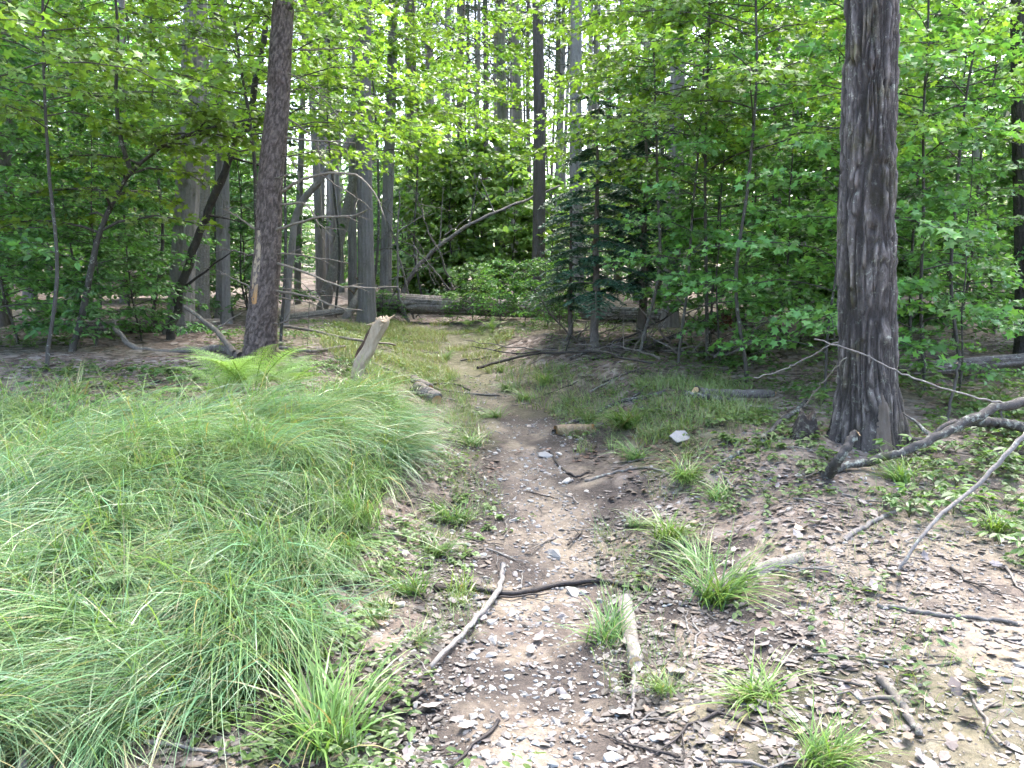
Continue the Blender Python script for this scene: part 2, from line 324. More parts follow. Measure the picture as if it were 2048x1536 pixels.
# ------------------------------------------------------------------ generic woody plants
def sapling(seed, H, r0, clear, spread, nb, tmpl, lsize, base, stem=None, ltw=7, twl=.38, up=.35, leaf_gap=.055, yellow=.25, lean=.12, flat=.65, ntw=9, top=.45):
    """stem + limbs in one mesh, leaves in another; limbs leave at a rising angle and level off into flat sprays"""
    rng = np.random.default_rng(seed); st, lf = MB(), MB()
    if stem is None:
        k = 7; a = rng.random() * 6.28
        wob = np.cumsum(rng.normal(0, .035 * H / 4, (k, 2)), 0); wob[0] = 0
        zz = np.linspace(0, H, k); stem = np.c_[wob[:, 0] + lean * zz * math.cos(a) * .3, wob[:, 1] + lean * zz * math.sin(a) * .3, zz]
    P = spline(stem, 26); tt = np.linspace(0, 1, 26)
    P[0, 2] -= .12
    st.tube(P, .75 * r0 * (1 - .85 * tt ** 1.1) + .002, 8, rough=.08, seed=seed)
    LP, LD, LN = [], [], []
    az = rng.random() * 6.28
    for i in range(nb):
        t = clear + (1 - clear) * (i + rng.random()) / nb
        o = np.array([np.interp(t, tt, P[:, q]) for q in range(3)])
        az += 2.4 + rng.normal(0, .4)
        L = spread * (1 - top * (t - clear) / (1 - clear + 1e-6)) * rng.uniform(.55, 1.1)
        if t > .96: L *= .4
        u = np.linspace(0, 1, 7); e = up * rng.uniform(.5, 1.5)
        h = np.array([math.cos(az), math.sin(az), 0]); sd_ = np.array([-h[1], h[0], 0])
        bend = rng.normal(0, .12) * L
        B = o + h * (L * u)[:, None] + sd_ * (bend * u ** 2)[:, None]
        B[:, 2] += L * (e * u - (e * .75 + .1) * u ** 2) + rng.normal(0, .012, 7) * L
        rb = max(.004, r0 * .34 * (1 - .5 * t))
        st.tube(B, rb * (1 - .8 * u) + .0015, 5, cap=False)
        for k in range(ntw):
            s = .22 + .78 * (k + rng.random()) / ntw
            q = np.array([np.interp(s, u, B[:, c]) for c in range(3)])
            tl = L * twl * (1.15 - s * .75) * rng.uniform(.6, 1.2)
            side = (1 if k % 2 else -1) * rng.uniform(.5, 1.0)
            d = unit(h * math.cos(side) + sd_ * math.sin(side) + np.array([0, 0, rng.normal(0.02, .10)]))
            w_ = np.linspace(0, 1, 4); T = q + d * (tl * w_)[:, None]; T[:, 2] -= .12 * tl * w_ ** 2
            st.tube(T, .0035 * (1 - .7 * w_) + .0008, 3, cap=False)
            nl = max(3, int(tl / leaf_gap))
            for _ in range(2):
                ss = (np.arange(nl) + rng.random(nl)) / nl
                pt = q + d[None] * (tl * ss)[:, None] + rng.normal(0, .03, (nl, 3)); pt[:, 2] -= .12 * tl * ss ** 2
                ang = np.where(np.arange(nl) % 2 == 0, 1, -1) * rng.uniform(.3, 1.3, nl)
                dd = d[None] * np.cos(ang)[:, None] + np.cross([0, 0, 1], d)[None] * np.sin(ang)[:, None]
                dd = dd + np.c_[np.zeros(nl), np.zeros(nl), rng.normal(-.3, .3, nl)]
                LP.append(pt); LD.append(dd); LN.append(np.c_[rng.normal(0, flat, nl), rng.normal(0, flat, nl), np.ones(nl)])
    LP = np.concatenate(LP); LD = np.concatenate(LD); LN = np.concatenate(LN); n = len(LP)
    put_leaves(lf, tmpl, LP, LD, LN, lsize * rng.uniform(.55, 1.2, n), leaf_cols(rng, n, base, .45, yellow))
    return st, lf
PROTO = {}
def proto(key, bark, leafm, *a, **k):
    st, lf = sapling(*a, **k); PROTO[key] = (st.mesh(key + '_stem', M[bark]), lf.mesh(key + '_crown', M[leafm], False))
def plant(name, key, loc, rz, sc, label, cat, group=None, part='trunk'):
    r = link(name, None, loc=loc, rot=(0, 0, rz), scale=sc); tag(r, label, cat, group); r.empty_display_size = .2
    link(part, PROTO[key][0], r); link('crown', PROTO[key][1], r)
    return r
# close maples with clear lobed leaves; understory beeches; bushes; far saplings
proto('maple_a', 'bark_sapling', 'leaf', 11, 5.2, .022, .10, 1.7, 34, MAPLE, .088, GREEN, ntw=10, leaf_gap=.055)
proto('maple_b', 'bark_sapling', 'leaf', 12, 6.2, .026, .40, 2.2, 34, MAPLE, .085, SUNLIT_GREEN, ntw=10, leaf_gap=.058, yellow=.6)
proto('maple_c', 'bark_sapling', 'leaf', 13, 3.6, .016, .08, 1.5, 30, MAPLE, .085, GREEN, ntw=9, leaf_gap=.058)
proto('maple_d', 'bark_sapling', 'leaf', 14, 7.0, .029, .38, 2.4, 34, MAPLE, .085, SUNLIT_GREEN, ntw=10, leaf_gap=.062, yellow=.5)
proto('maple_o', 'bark_sapling', 'leaf', 15, 7.5, .034, .30, 3.0, 46, MAPLE, .088, SUNLIT_GREEN, ntw=11, leaf_gap=.066, yellow=.7, top=.3)
proto('beech_a', 'bark_sapling', 'leaf', 21, 3.6, .018, .04, 1.6, 36, OVATE, .095, DGREEN, ntw=11, leaf_gap=.05, yellow=.12)
proto('beech_b', 'bark_sapling', 'leaf', 22, 5.5, .024, .05, 1.9, 46, OVATE, .095, GREEN, ntw=11, leaf_gap=.055, yellow=.2)
proto('bush_a', 'bark_sapling', 'leaf', 31, 1.5, .012, .05, .85, 26, OVATE, .085, GREEN, ntw=8, leaf_gap=.045, up=.9)
proto('bush_b', 'bark_sapling', 'leaf', 32, 2.4, .016, .05, 1.2, 34, MAPLE_S, .10, (.19, .33, .11), ntw=9, leaf_gap=.055, up=.7, yellow=.35)
proto('far_a', 'bark_sapling', 'leaf', 41, 8.0, .04, .05, 2.4, 48, DIAM, .15, GREEN, ntw=11, leaf_gap=.06, yellow=.35)
proto('far_b', 'bark_sapling', 'leaf', 42, 11, .06, .12, 2.8, 54, DIAM, .16, (.13, .235, .06), ntw=11, leaf_gap=.07, yellow=.45)
proto('far_c', 'bark_sapling', 'leaf', 43, 5.0, .03, .03, 2.0, 42, DIAM, .14, BGREEN, ntw=11, leaf_gap=.055, yellow=.15)

# hemlock: drooping flat sprays of short needles
def hemlock(seed, H, spread, nb):
    rng = np.random.default_rng(seed); st, lf = MB(), MB()
    zz = np.linspace(-.1, H, 12); P = np.c_[rng.normal(0, .01, 12), rng.normal(0, .01, 12), zz]
    st.tube(P, np.linspace(.075, .006, 12), 8, rough=.1)
    LP, LD, LN = [], [], []
    for i in range(nb):
        t = .2 + .8 * (i + rng.random()) / nb; az = i * 2.4 + rng.normal(0, .3); L = spread * (1.05 - .8 * t) * rng.uniform(.45, 1.15)
        u = np.linspace(0, 1, 7); h = np.array([math.cos(az), math.sin(az), 0]); sd_ = np.array([-h[1], h[0], 0])
        B = np.array([0, 0, t * H]) + h * (L * u)[:, None]; B[:, 2] += L * (.18 * u - .42 * u ** 2)
        st.tube(B, .012 * (1 - .85 * u) * (1.2 - t) + .0015, 4, cap=False)
        for k in range(22):
            s = .12 + .88 * k / 22; q = np.array([np.interp(s, u, B[:, c]) for c in range(3)]); tl = L * .38 * (1.1 - s) * rng.uniform(.7, 1.2) + .05
            side = (1 if k % 2 else -1) * rng.uniform(.6, .95); d = unit(h * math.cos(side) + sd_ * math.sin(side) + [0, 0, -.12])
            nl = max(4, int(tl / .009)); ss = np.arange(nl) / nl; pt = q + d[None] * (tl * ss)[:, None]; pt[:, 2] -= .2 * tl * ss ** 2
            ang = np.where(np.arange(nl) % 2 == 0, 1, -1) * rng.uniform(.5, 1.1, nl)
            dd = d[None] * np.cos(ang)[:, None] + np.cross([0, 0, 1], d)[None] * np.sin(ang)[:, None] + np.c_[np.zeros(nl), np.zeros(nl), rng.normal(-.12, .12, nl)]
            LP.append(pt); LD.append(dd); LN.append(np.c_[rng.normal(0, .8, nl), rng.normal(0, .8, nl), np.ones(nl)])
    LP = np.concatenate(LP); LD = np.concatenate(LD); LN = np.concatenate(LN); n = len(LP)
    put_leaves(lf, (NEED[0] * [1, 2.6, 1], NEED[1]), LP, LD, LN, rng.uniform(.045, .075, n), leaf_cols(rng, n, (.030, .075, .048), .35, .04))
    PROTO['hemlock'] = (st.mesh('hemlock_stem', M['bark_dark']), lf.mesh('hemlock_crown', M['needle'], False))
hemlock(51, 3.8, 1.55, 46)

# tall trees: straight trunk with dead stubs, crown far up
def needle_crown(seed, z0, z1, spread, nb=34):
    rng = np.random.default_rng(seed); lf = MB(); PP, DD = [], []
    for i in range(nb):
        t = (i + rng.random()) / nb; az = i * 2.4; L = spread * (1.1 - t * .8) * rng.uniform(.6, 1.1); u = np.linspace(0, 1, 5); h = np.array([math.cos(az), math.sin(az), 0])
        B = np.array([0, 0, z0 + (z1 - z0) * t]) + h * (L * u)[:, None]; B[:, 2] += L * (.3 * u - .1 * u ** 2)
        lf.tube(B, .03 * (1 - .8 * u) + .004, 4, (.05, .045, .04), cap=False)
        for k in range(9):
            s = .3 + .7 * rng.random(); q = np.array([np.interp(s, u, B[:, c]) for c in range(3)]) + rng.normal(0, .16 * L, 3) * [1, 1, .5]
            n = 14; PP.append(q + rng.normal(0, .05, (n, 3))); DD.append(rng.normal(0, 1, (n, 3)) + [0, 0, .4] + h * .8)
    PP = np.concatenate(PP); DD = np.concatenate(DD); n = len(PP)
    put_leaves(lf, (NEED[0] * [1, 1.0, 1], NEED[1]), PP, DD, rng.normal(0, 1, (n, 3)), rng.uniform(.16, .30, n), leaf_cols(rng, n, (.035, .065, .028), .3, .15))
    return lf.mesh('pine_crown', M['needle'], False)
def leaf_crown(seed, z0, z1, spread, base, yellow=.3):
    rng = np.random.default_rng(seed); lf = MB(); PP = []
    for i in range(26):
        t = (i + rng.random()) / 26; az = i * 2.4; L = spread * math.sin(math.pi * (.18 + .8 * t)) * rng.uniform(.7, 1.1); u = np.linspace(0, 1, 6); h = np.array([math.cos(az), math.sin(az), 0])
        B = np.array([0, 0, z0 + (z1 - z0) * t]) + h * (L * u)[:, None]; B[:, 2] += L * (.5 * u - .2 * u ** 2) + rng.normal(0, .05, 6) * L
        lf.tube(B, .04 * (1 - .85 * u) + .004, 4, (.05, .045, .04), cap=False)
        for k in range(8):
            s = .35 + .65 * rng.random(); q = np.array([np.interp(s, u, B[:, c]) for c in range(3)]) + rng.normal(0, .2 * L, 3) * [1, 1, .4]
            PP.append(q + rng.normal(0, 1, (11, 3)) * [.38, .38, .10])
    PP = np.concatenate(PP); n = len(PP)
    put_leaves(lf, DIAM, PP, rng.normal(0, 1, (n, 3)) * [1, 1, .3], np.c_[rng.normal(0, .7, n), rng.normal(0, .7, n), np.ones(n)], rng.uniform(.13, .21, n), leaf_cols(rng, n, base, .3, yellow))
    return lf.mesh('broadleaf_crown', M['leaf'], False)
CROWNS = {'pine': [needle_crown(61, 8.5, 16, 2.6), needle_crown(62, 10, 18, 2.2), needle_crown(63, 7, 15, 2.4)],
          'leaf': [leaf_crown(71, 8.5, 15, 2.6, (.13, .22, .05)), leaf_crown(72, 10, 17, 3.0, GREEN)]}
TREE_N = [0]
def tall_tree(name, base, top_dir, r, H, bark, crown, label, group=None, sides=20, stubs=0, flare=.35, seed=None, d_far=None, ridge=.065):
    """base point, lean vector (dx,dy per m), radius at 1.5 m"""
    TREE_N[0] += 1; seed = seed if seed is not None else 100 + TREE_N[0]; rng = np.random.default_rng(seed)
    root = link(name, None, loc=base); tag(root, label, 'tree', group)
    sides = 40 if (sides > 12 and r > .1) else sides; n = 70 if sides == 40 else 46; z = np.r_[-.25, np.linspace(0, 1, n - 1) ** 1.25 * H]
    P = np.c_[top_dir[0] * z + .05 * np.sin(z * .5 + seed), top_dir[1] * z + .05 * np.cos(z * .43 + seed) - .05, z]
    rad = r * (1.06 - .80 * np.clip(z / H, 0, 1)) + r * flare * np.exp(-np.clip(z, 0, 9) / (r * 1.6))
    mb = MB(); a = np.arange(sides)
    fl = 1 + flare * .5 * np.exp(-np.clip(z, 0, 9) / (r * 1.8))[:, None] * np.sin(a / sides * 6.28 * 5 + seed)[None]
    rg = 1 + ridge * np.where(a % (3 if sides == 40 else 2) == 0, -1.3, .6)[None] * (.3 + 1.3 * noise3(a[None] * 1.7, z[:, None] * 2.2, seed, 5)) + .05 * (noise3(a[None] * .5, z[:, None] * 1.5, seed, 6) - .5)
    Rr = rad[:, None] * fl * rg
    ang = a / sides * 6.28318
    V = np.stack([P[:, 0:1] + Rr * np.cos(ang), P[:, 1:2] + Rr * np.sin(ang), np.repeat(z[:, None], sides, 1)], -1).reshape(-1, 3)
    i = np.arange(n - 1)[:, None] * sides; j = a[None]; k = (j + 1) % sides
    mb.add(V, np.stack([i + j, i + k, i + k + sides, i + j + sides], -1).reshape(-1, 4))
    link('trunk', mb.mesh('trunk', M[bark]), root)
    if stubs:
        for q in range(stubs if d_far is None else stubs * 3):
            bm = MB(); z0 = rng.uniform(.18, .75) * H * .55 + 1.2; az = rng.random() * 6.28; L = rng.uniform(.4, 1.6) * min(1, .4 + r * 3)
            o = np.array([np.interp(z0, z, P[:, 0]), np.interp(z0, z, P[:, 1]), z0]); u = np.linspace(0, 1, 6); h = np.array([math.cos(az), math.sin(az), 0])
            B = o + h * (L * u)[:, None]; B[:, 2] += L * rng.uniform(-.35, .5) * u + rng.normal(0, .05, 6) * L * u
            bm.tube(B, .022 * (1 - .75 * u) * min(1.2, .5 + r * 3), 5)
            if L > .8:
                for s in (.45, .7):
                    p0 = np.array([np.interp(s, u, B[:, c]) for c in range(3)]); d = unit(h + rng.normal(0, .6, 3)); bm.tube(p0 + d * np.linspace(0, L * .4, 4)[:, None], np.linspace(.007, .002, 4), 4)
            link('dead_branch', bm.mesh('dead_branch', M['bark_dark' if rng.random() < .6 else 'bark_grey']), root)
    if crown:
        cm = CROWNS[crown][seed % len(CROWNS[crown])]
        zc = H * .72; tx = np.interp(zc, z, P[:, 0]); ty = np.interp(zc, z, P[:, 1])
        link('crown', cm, root, loc=(tx, ty, 0), rot=(0, 0, seed * 1.7), scale=((.6, .6) if crown == 'pine' else (.72, .72)) + (H / 17.0,))
    return root
def lean_for(px0, d, px1, py1=0):
    b_ = col_at(px0, d); t_ = at(px1, py1, d); return b_, ((t_[0] - b_[0]) / (t_[2] - b_[2]), 0)

# ------------------------------------------------------------------ big furrowed tree beside the path
def big_tree():
    base = col_at(1737, 5.6); root = link('oak_tree', None, loc=base)
    tag(root, 'massive furrowed mossy trunk standing close beside the path', 'tree')
    nz, ns = 430, 180
    z = np.concatenate([np.linspace(-.2, 5.2, nz - 30), np.linspace(5.25, 17, 30)]); a = np.arange(ns) / ns * 6.28318
    tp = at(1744, 0, 5.6) - base; md = at(1733, 450, 5.6) - base; cx = np.interp(z, [0, md[2], tp[2], 17], [0, md[0], tp[0], tp[0] * 2.2]); rad = .86 * np.interp(z, [-.2, 0, .15, .45, 1.0, 2.2, 3.6, 17], [.285, .262, .245, .215, .205, .186, .168, .06])
    A, Z = np.meshgrid(a, z); r0 = rad[:, None] * np.ones((1, ns))
    lobes = .5 + .5 * np.cos(A * 4 + .7 + .5 * np.sin(A)); r0 = r0 + .075 * np.exp(-np.clip(Z, 0, 9) / .22) * lobes ** 2 * np.clip(1.2 - .2 * lobes, 0, 1)
    ca, sa = np.cos(A), np.sin(A)
    wz = Z + .05 * noise3(ca * 6 + 5, sa * 6 + 5, Z * 5, 30); wa = .35 * noise3(ca * 2 + 5, sa * 2 + 5, Z * 1.3, 31) + .12 * noise3(ca * 6 + 5, sa * 6 + 5, Z * 5, 35)
    cw, sw = np.cos(A + wa), np.sin(A + wa)
    n1 = noise3(cw * 4.6 + 5, sw * 4.6 + 5, wz * 1.7, 32); n2 = noise3(cw * 9.5 + 5, sw * 9.5 + 5, wz * 6.0, 36); n3 = noise3(cw * 18 + 5, sw * 18 + 5, wz * 14, 37)
    fur = np.minimum(sstep(.02, .15, np.abs(n1 - .5)), .15 + .85 * sstep(.02, .17, np.abs(n2 - .5)))       # furrows round long loose plates
    plate = n2; fine = noise3(ca * 34 + 7, sa * 34 + 7, Z * 30, 34); ridge = fur
    strength = np.interp(Z, [0, .5, 1.2], [.5, .8, 1.0])
    disp = strength * (.020 * fur + .009 * sstep(.35, .65, n3) * fur) + .006 * fine
    for (kz, ka, s_) in ((2.55, -1.9, .011), (1.95, -1.35, .014), (1.52, -1.75, .01), (3.3, -2.0, .011)):     # healed branch scars
        da = (A - ka % 6.28318 + math.pi) % (2 * math.pi) - math.pi
        e = ((da * .18) / .05) ** 2 + ((Z - kz) / .045) ** 2
        disp += s_ * np.exp(-e) - .016 * np.exp(-(((da * .18) / .035) ** 2 + ((Z - kz + .055) / .022) ** 2))
    r = r0 + disp - .01
    V = np.stack([cx[:, None] + r * ca, r * sa, Z], -1).reshape(-1, 3)
    i = np.arange(nz - 1)[:, None] * ns; j = np.arange(ns)[None]; k = (j + 1) % ns
    shade = (.28 + .65 * ridge * (.5 + .6 * plate) + .8 * sstep(.5, .75, n3) * fur)[..., None] * np.ones(3) * .55 * np.array([1.0, .965, .925])
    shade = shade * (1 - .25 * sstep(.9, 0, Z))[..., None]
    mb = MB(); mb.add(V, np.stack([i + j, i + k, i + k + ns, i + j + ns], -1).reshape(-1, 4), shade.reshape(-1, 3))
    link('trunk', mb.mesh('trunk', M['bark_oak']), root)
    link('crown', CROWNS['leaf'][1], root, loc=(.4, 0, 1.5), rot=(0, 0, .8))
    # bare wood near the foot, where the bark has gone
    p = MB(); az = np.linspace(-1.86, -1.42, 14); zz = np.linspace(-.02, .40, 22); AA, ZZ = np.meshgrid(az, zz)
    w_ = np.clip(1 - ((AA + 1.64) / .24) ** 4, 0, 1) * sstep(.40, .30, ZZ + .12 * noise2(AA * 14, ZZ * 3, 3))
    ii = np.clip(np.searchsorted(z, ZZ), 0, nz - 1); jj = ((AA % 6.28318) / 6.28318 * ns).astype(int) % ns
    rr = r[ii, jj] - .012 + .022 * w_ ** .4
    p.add(np.stack([rr * np.cos(AA), rr * np.sin(AA), ZZ], -1).reshape(-1, 3), np.array([(u * 14 + v, u * 14 + v + 1, (u + 1) * 14 + v + 1, (u + 1) * 14 + v) for u in range(21) for v in range(13)]), (.115, .112, .115))
    o = link('bare_wood', p.mesh('bare_wood', M['wood']), root); o['label'] = 'pale patch of bare wood at the foot of the trunk'
big_tree()

# ------------------------------------------------------------------ pine with dead side branches
PINE_D = 8.5
def pine():
    base = ground(512, 728); d = base[1]; root = link('pine_tree', None, loc=base)
    tag(root, 'scaly-barked pine with many bare dead side branches above the fern', 'tree')
    pts = [at(px, py, d) - base for px, py in ((515, 735), (523, 650), (535, 500), (541, 360), (556, 200), (562, 90), (572, -60), (590, -260))]
    pts[0][2] = -.15
    P = spline(pts, 260); n, ns = len(P), 72
    zz = P[:, 2]; rad = np.interp(zz, [-.15, 0, .2, .6, 1.6, 3.2, 5.2], [.19, .168, .146, .130, .110, .092, .062])
    a = np.arange(ns) / ns * 6.28318; A, Z = np.meshgrid(a, zz); ca, sa = np.cos(A), np.sin(A)
    f1 = noise3(ca * 10 + 9, sa * 10 + 9, Z * 40, 41); f2 = noise3(ca * 18 + 9, sa * 18 + 9, Z * 60, 42); big = noise3(ca * 1.5 + 9, sa * 1.5 + 9, Z * 3, 43)
    r = rad[:, None] + .010 * sstep(.35, .6, f1) + .006 * f2 + .012 * (big - .5)
    V = np.stack([P[:, 0:1] + r * ca, P[:, 1:2] + r * sa, Z], -1).reshape(-1, 3)
    i = np.arange(n - 1)[:, None] * ns; j = np.arange(ns)[None]; k = (j + 1) % ns
    sh = (.34 + .5 * sstep(.3, .65, f1) * (.35 + f2))[..., None] * np.array([1.0, .96, .97])
    mb = MB(); mb.add(V, np.stack([i + j, i + k, i + k + ns, i + j + ns], -1).reshape(-1, 4), sh.reshape(-1, 3))
    link('trunk', mb.mesh('trunk', M['bark_pine']), root)
    # scar: bare tan wood
    p = MB(); us = np.linspace(.16, 1.0, 30); az = np.linspace(-2.75, -1.75, 12); zlo, zhi = (at(505, 612, d) - base)[2], (at(520, 462, d) - base)[2]
    U, AA = np.meshgrid(np.linspace(zlo, zhi, 34), az, indexing='ij'); px_ = np.interp(U, zz, P[:, 0]); py_ = np.interp(U, zz, P[:, 1]); r_ = np.interp(U, zz, rad)
    un = (U - zlo) / (zhi - zlo); wd = .16 + .30 * np.sin(math.pi * np.clip(un, 0, 1) ** .7) ; cen = -1.98 - .10 * un
    w_ = np.clip(1 - ((AA - cen) / wd) ** 2 + .5 * (noise2(AA * 9, U * 14, 7) - .5), 0, 1)
    rr = r_ - .008 + .020 * np.clip(w_ * 3, 0, 1) - .006 * noise2(AA * 25, U * 6, 9)
    cc = np.array([.36, .335, .30]) * (1 - sstep(.35, .1, un))[..., None] + np.array([.44, .29, .16]) * sstep(.35, .1, un)[..., None]
    F = np.array([(u * 12 + v, u * 12 + v + 1, (u + 1) * 12 + v + 1, (u + 1) * 12 + v) for u in range(33) for v in range(11)])
    p.add(np.stack([px_ + rr * np.cos(AA), py_ + rr * np.sin(AA), U], -1).reshape(-1, 3), F, cc.reshape(-1, 3) )
    o = link('scar', p.mesh('scar', M['wood']), root); o['label'] = 'long scar of bare tan wood without bark'
    br = [([(560, 274), (610, 279), (670, 282), (712, 287)], -.2, 7), ([(548, 395), (585, 368), (640, 350), (700, 346), (732, 362), (757, 400), (772, 440)], -.5, 10), ([(642, 351), (700, 388), (746, 421)], -.55, 5),
          ([(548, 409), (610, 410), (632, 438), (662, 474)], -.3, 7), ([(535, 468), (575, 452), (635, 435), (700, 433), (736, 422)], -.6, 10), ([(535, 514), (570, 508), (630, 515), (695, 527)], -.3, 7),
          ([(540, 522), (600, 540), (660, 565), (720, 575), (796, 573)], -.5, 8), ([(535, 580), (610, 592), (680, 615), (726, 622)], -.7, 8), ([(538, 577), (600, 580), (655, 582)], .3, 5), ([(540, 590), (600, 602), (630, 606)], -.1, 5),
          ([(522, 466), (475, 433), (438, 412)], .3, 7), ([(512, 514), (480, 505), (436, 495)], -.2, 6), ([(508, 578), (470, 558), (443, 547)], .3, 6), ([(528, 650), (560, 646), (612, 634)], -.2, 7), ([(535, 362), (573, 350)], -.25, 8),
          ([(560, 96), (640, 99), (728, 92)], -.3, 6), ([(562, 62), (585, 22), (605, -40)], -.1, 9), ([(565, 232), (620, 270), (642, 318), (668, 350)], .3, 5), ([(548, 210), (600, 180), (660, 230)], .2, 5), ([(560, 140), (620, 170), (690, 250)], -.3, 5), ([(552, 300), (590, 330), (600, 390)], -.3, 4), ([(530, 560), (590, 560), (640, 600), (650, 660), (680, 690)], -.5, 3)]
    rng = np.random.default_rng(5)
    for pix, dy, wpx in br:
        m_ = len(pix); B = np.array([at(px, py, d + dy * q / (m_ - 1)) for q, (px, py) in enumerate(pix)]) - base
        B = spline(B, 14); B += rng.normal(0, .006, B.shape); u = np.linspace(0, 1, 14); r1 = wpx * .29 / FPX * d
        bm = MB(); bm.tube(B, r1 * (1.15 - .75 * u), 7, (.5, .48, .44), rough=.15)
        bo = link('dead_branch', bm.mesh('dead_branch', M['stick']), root)
        for s in rng.uniform(.35, .95, 3):
            bm = MB(); q0 = np.array([np.interp(s, u, B[:, c]) for c in range(3)]); dd = unit(B[-1] - B[0]) + rng.normal(0, .7, 3); L = rng.uniform(.1, .4)
            T = q0 + unit(dd) * (L * np.linspace(0, 1, 5))[:, None]; T[:, 2] -= .3 * L * np.linspace(0, 1, 5) ** 2; bm.tube(T, np.linspace(.005, .0015, 5), 4, (.42, .4, .37)); link('twig', bm.mesh('twig', M['stick']), bo)
    link('crown', CROWNS['pine'][1], root, loc=(.4, 0, -3.6), rot=(0, 0, .3))
pine()

# ------------------------------------------------------------------ trees one can tell apart: px at foot, distance, px at picture top, width px
TT = [
 ('broadleaf_tree', 362, 11.2, 385, 45, 'bark_grey', 'leaf', 0, 'stout grey-brown trunk behind the dark leaning stem, left of the pine'),
 ('broadleaf_tree', 398, 13.5, 405, 28, 'birch', 'leaf', 0, 'pale silvery trunk half hidden behind a stout grey-brown trunk'),
 ('broadleaf_tree', 442, 14.0, 452, 25, 'bark_grey', 'leaf', 2, 'slimmer grey trunk standing just behind the pine on its left side'),
 ('broadleaf_tree', 733, 15.0, 735, 31, 'bark_pale', 'leaf', 1, 'tall pale grey ridged trunk at the root end of the big fallen log'),
 ('broadleaf_tree', 709, 18.5, 712, 17, 'bark_grey', 'leaf', 1, 'grey trunk close behind the pale ridged trunk, peeping out beside it'),
 ('pine_tree', 776, 17.0, 782, 22, 'bark_grey', 'pine', 4, 'straight slim grey trunk rising in front of the fallen log\'s butt'),
 ('pine_tree', 822, 27, 818, 15, 'bark_dark', 'pine', 7, 'dark thin pine with many dead twigs, first beyond the slim grey trunk'),
 ('pine_tree', 862, 31, 858, 14, 'bark_grey', 'pine', 5, 'thin grey far pine left of the leaning dead pole\'s middle'),
 ('pine_tree', 897, 26, 897, 16, 'bark_grey', 'pine', 6, 'grey far pine, left one of a close bunch of four in the centre'),
 ('pine_tree', 926, 24, 924, 16, 'bark_dark', 'pine', 8, 'blackish far pine, second of the close bunch of four in the centre'),
 ('dead_tree', 957, 25, 955, 10, 'birch', None, 3, 'bleached barkless snag, third of the close bunch of four in the centre'),
 ('pine_tree', 971, 28, 969, 14, 'bark_dark', 'pine', 7, 'dark far pine, last of the close bunch of four in the centre'),
 ('pine_tree', 1002, 23, 999, 21, 'bark_grey', 'pine', 5, 'smooth grey pine trunk halfway between the bunch of four and the dark ridged trunk'),
 ('broadleaf_tree', 1075, 17.5, 1074, 25, 'bark_dark', 'leaf', 2, 'dark brown deeply ridged trunk behind the middle of the fallen log'),
 ('pine_tree', 1058, 30, 1058, 10, 'bark_dark', 'pine', 6, 'thread-thin dark pine just behind the dark ridged trunk'),
 ('pine_tree', 1148, 16.8, 1158, 27, 'bark_grey', 'pine', 8, 'grey trunk with forked bare limbs rising over the dark hemlock'),
 ('pine_tree', 1192, 27, 1190, 13, 'bark_grey', 'pine', 8, 'thin grey pine with upswept dead limbs right of the fork-limbed trunk'),
 ('pine_tree', 1238, 25, 1242, 16, 'bark_grey', 'pine', 6, 'second thin grey pine right of the fork-limbed trunk'),
 ('pine_tree', 1285, 22, 1290, 18, 'bark_grey', 'pine', 5, 'third grey pine right of the fork-limbed trunk, veiled by maple leaves'),
 ('broadleaf_tree', 1342, 13.0, 1350, 30, 'bark_grey', 'leaf', 3, 'grey trunk standing in the maple thicket right of the hemlock'),
 ('broadleaf_tree', 1545, 15.5, 1550, 18, 'bark_dark', 'leaf', 3, 'dark slim trunk among maples, first left of the massive mossy trunk'),
 ('broadleaf_tree', 1592, 17.5, 1598, 24, 'bark_grey', 'leaf', 2, 'brownish trunk among maples, just left of the massive mossy trunk'),
 ('pine_tree', 2042, 9.2, 2044, 40, 'bark_black', 'leaf', 5, 'nearly black trunk cut off by the picture\'s right edge'),
 ('broadleaf_tree', 1955, 16, 1958, 20, 'bark_grey', 'leaf', 2, 'greyish trunk dim behind leaves next to the blackish edge trunk'),
 ('broadleaf_tree', 8, 12.5, 20, 34, 'bark_dark', 'leaf', 2, 'dark trunk at the picture\'s left edge behind beech leaves'),
 ('broadleaf_tree', 62, 19, 66, 22, 'bark_grey', 'leaf', 2, 'brownish far trunk left of the arching beech, nearest the left edge trunk'),
 ('broadleaf_tree', 142, 21, 146, 18, 'bark_grey', 'leaf', 2, 'far grey trunk left of the arching beech stem'),
 ('pine_tree', 247, 18, 250, 17, 'bark_grey', 'pine', 3, 'far grey trunk seen just right of the arching beech stem'),
 ('pine_tree', 288, 24, 292, 13, 'bark_grey', 'pine', 4, 'thin far trunk between the arching beech and the stout grey-brown trunk'),
 ('pine_tree', 318, 26, 320, 12, 'bark_pale', 'pine', 4, 'pale thin far trunk nearest the stout grey-brown trunk, on its left'),
 ('pine_tree', 600, 21, 605, 13, 'bark_grey', 'pine', 4, 'grey trunk seen through the dead branches just right of the scarred pine'),
 ('pine_tree', 655, 30, 655, 9, 'bark_grey', 'pine', 5, 'thin far grey trunk behind the white leaning birch'),
]
for k, (nm, px, d, pt, wpx, bk, cr, stubs, lab) in enumerate(TT):
    b_, ln = lean_for(px, d, pt); H = 16 + (k * 7 % 5)
    tall_tree(nm, b_, ln, wpx / 2 / FPX * d, H, bk, cr, lab, None, 20, stubs, seed=100 + k, flare=.3 if wpx > 20 else .12, d_far=1 if d > 20 else None)
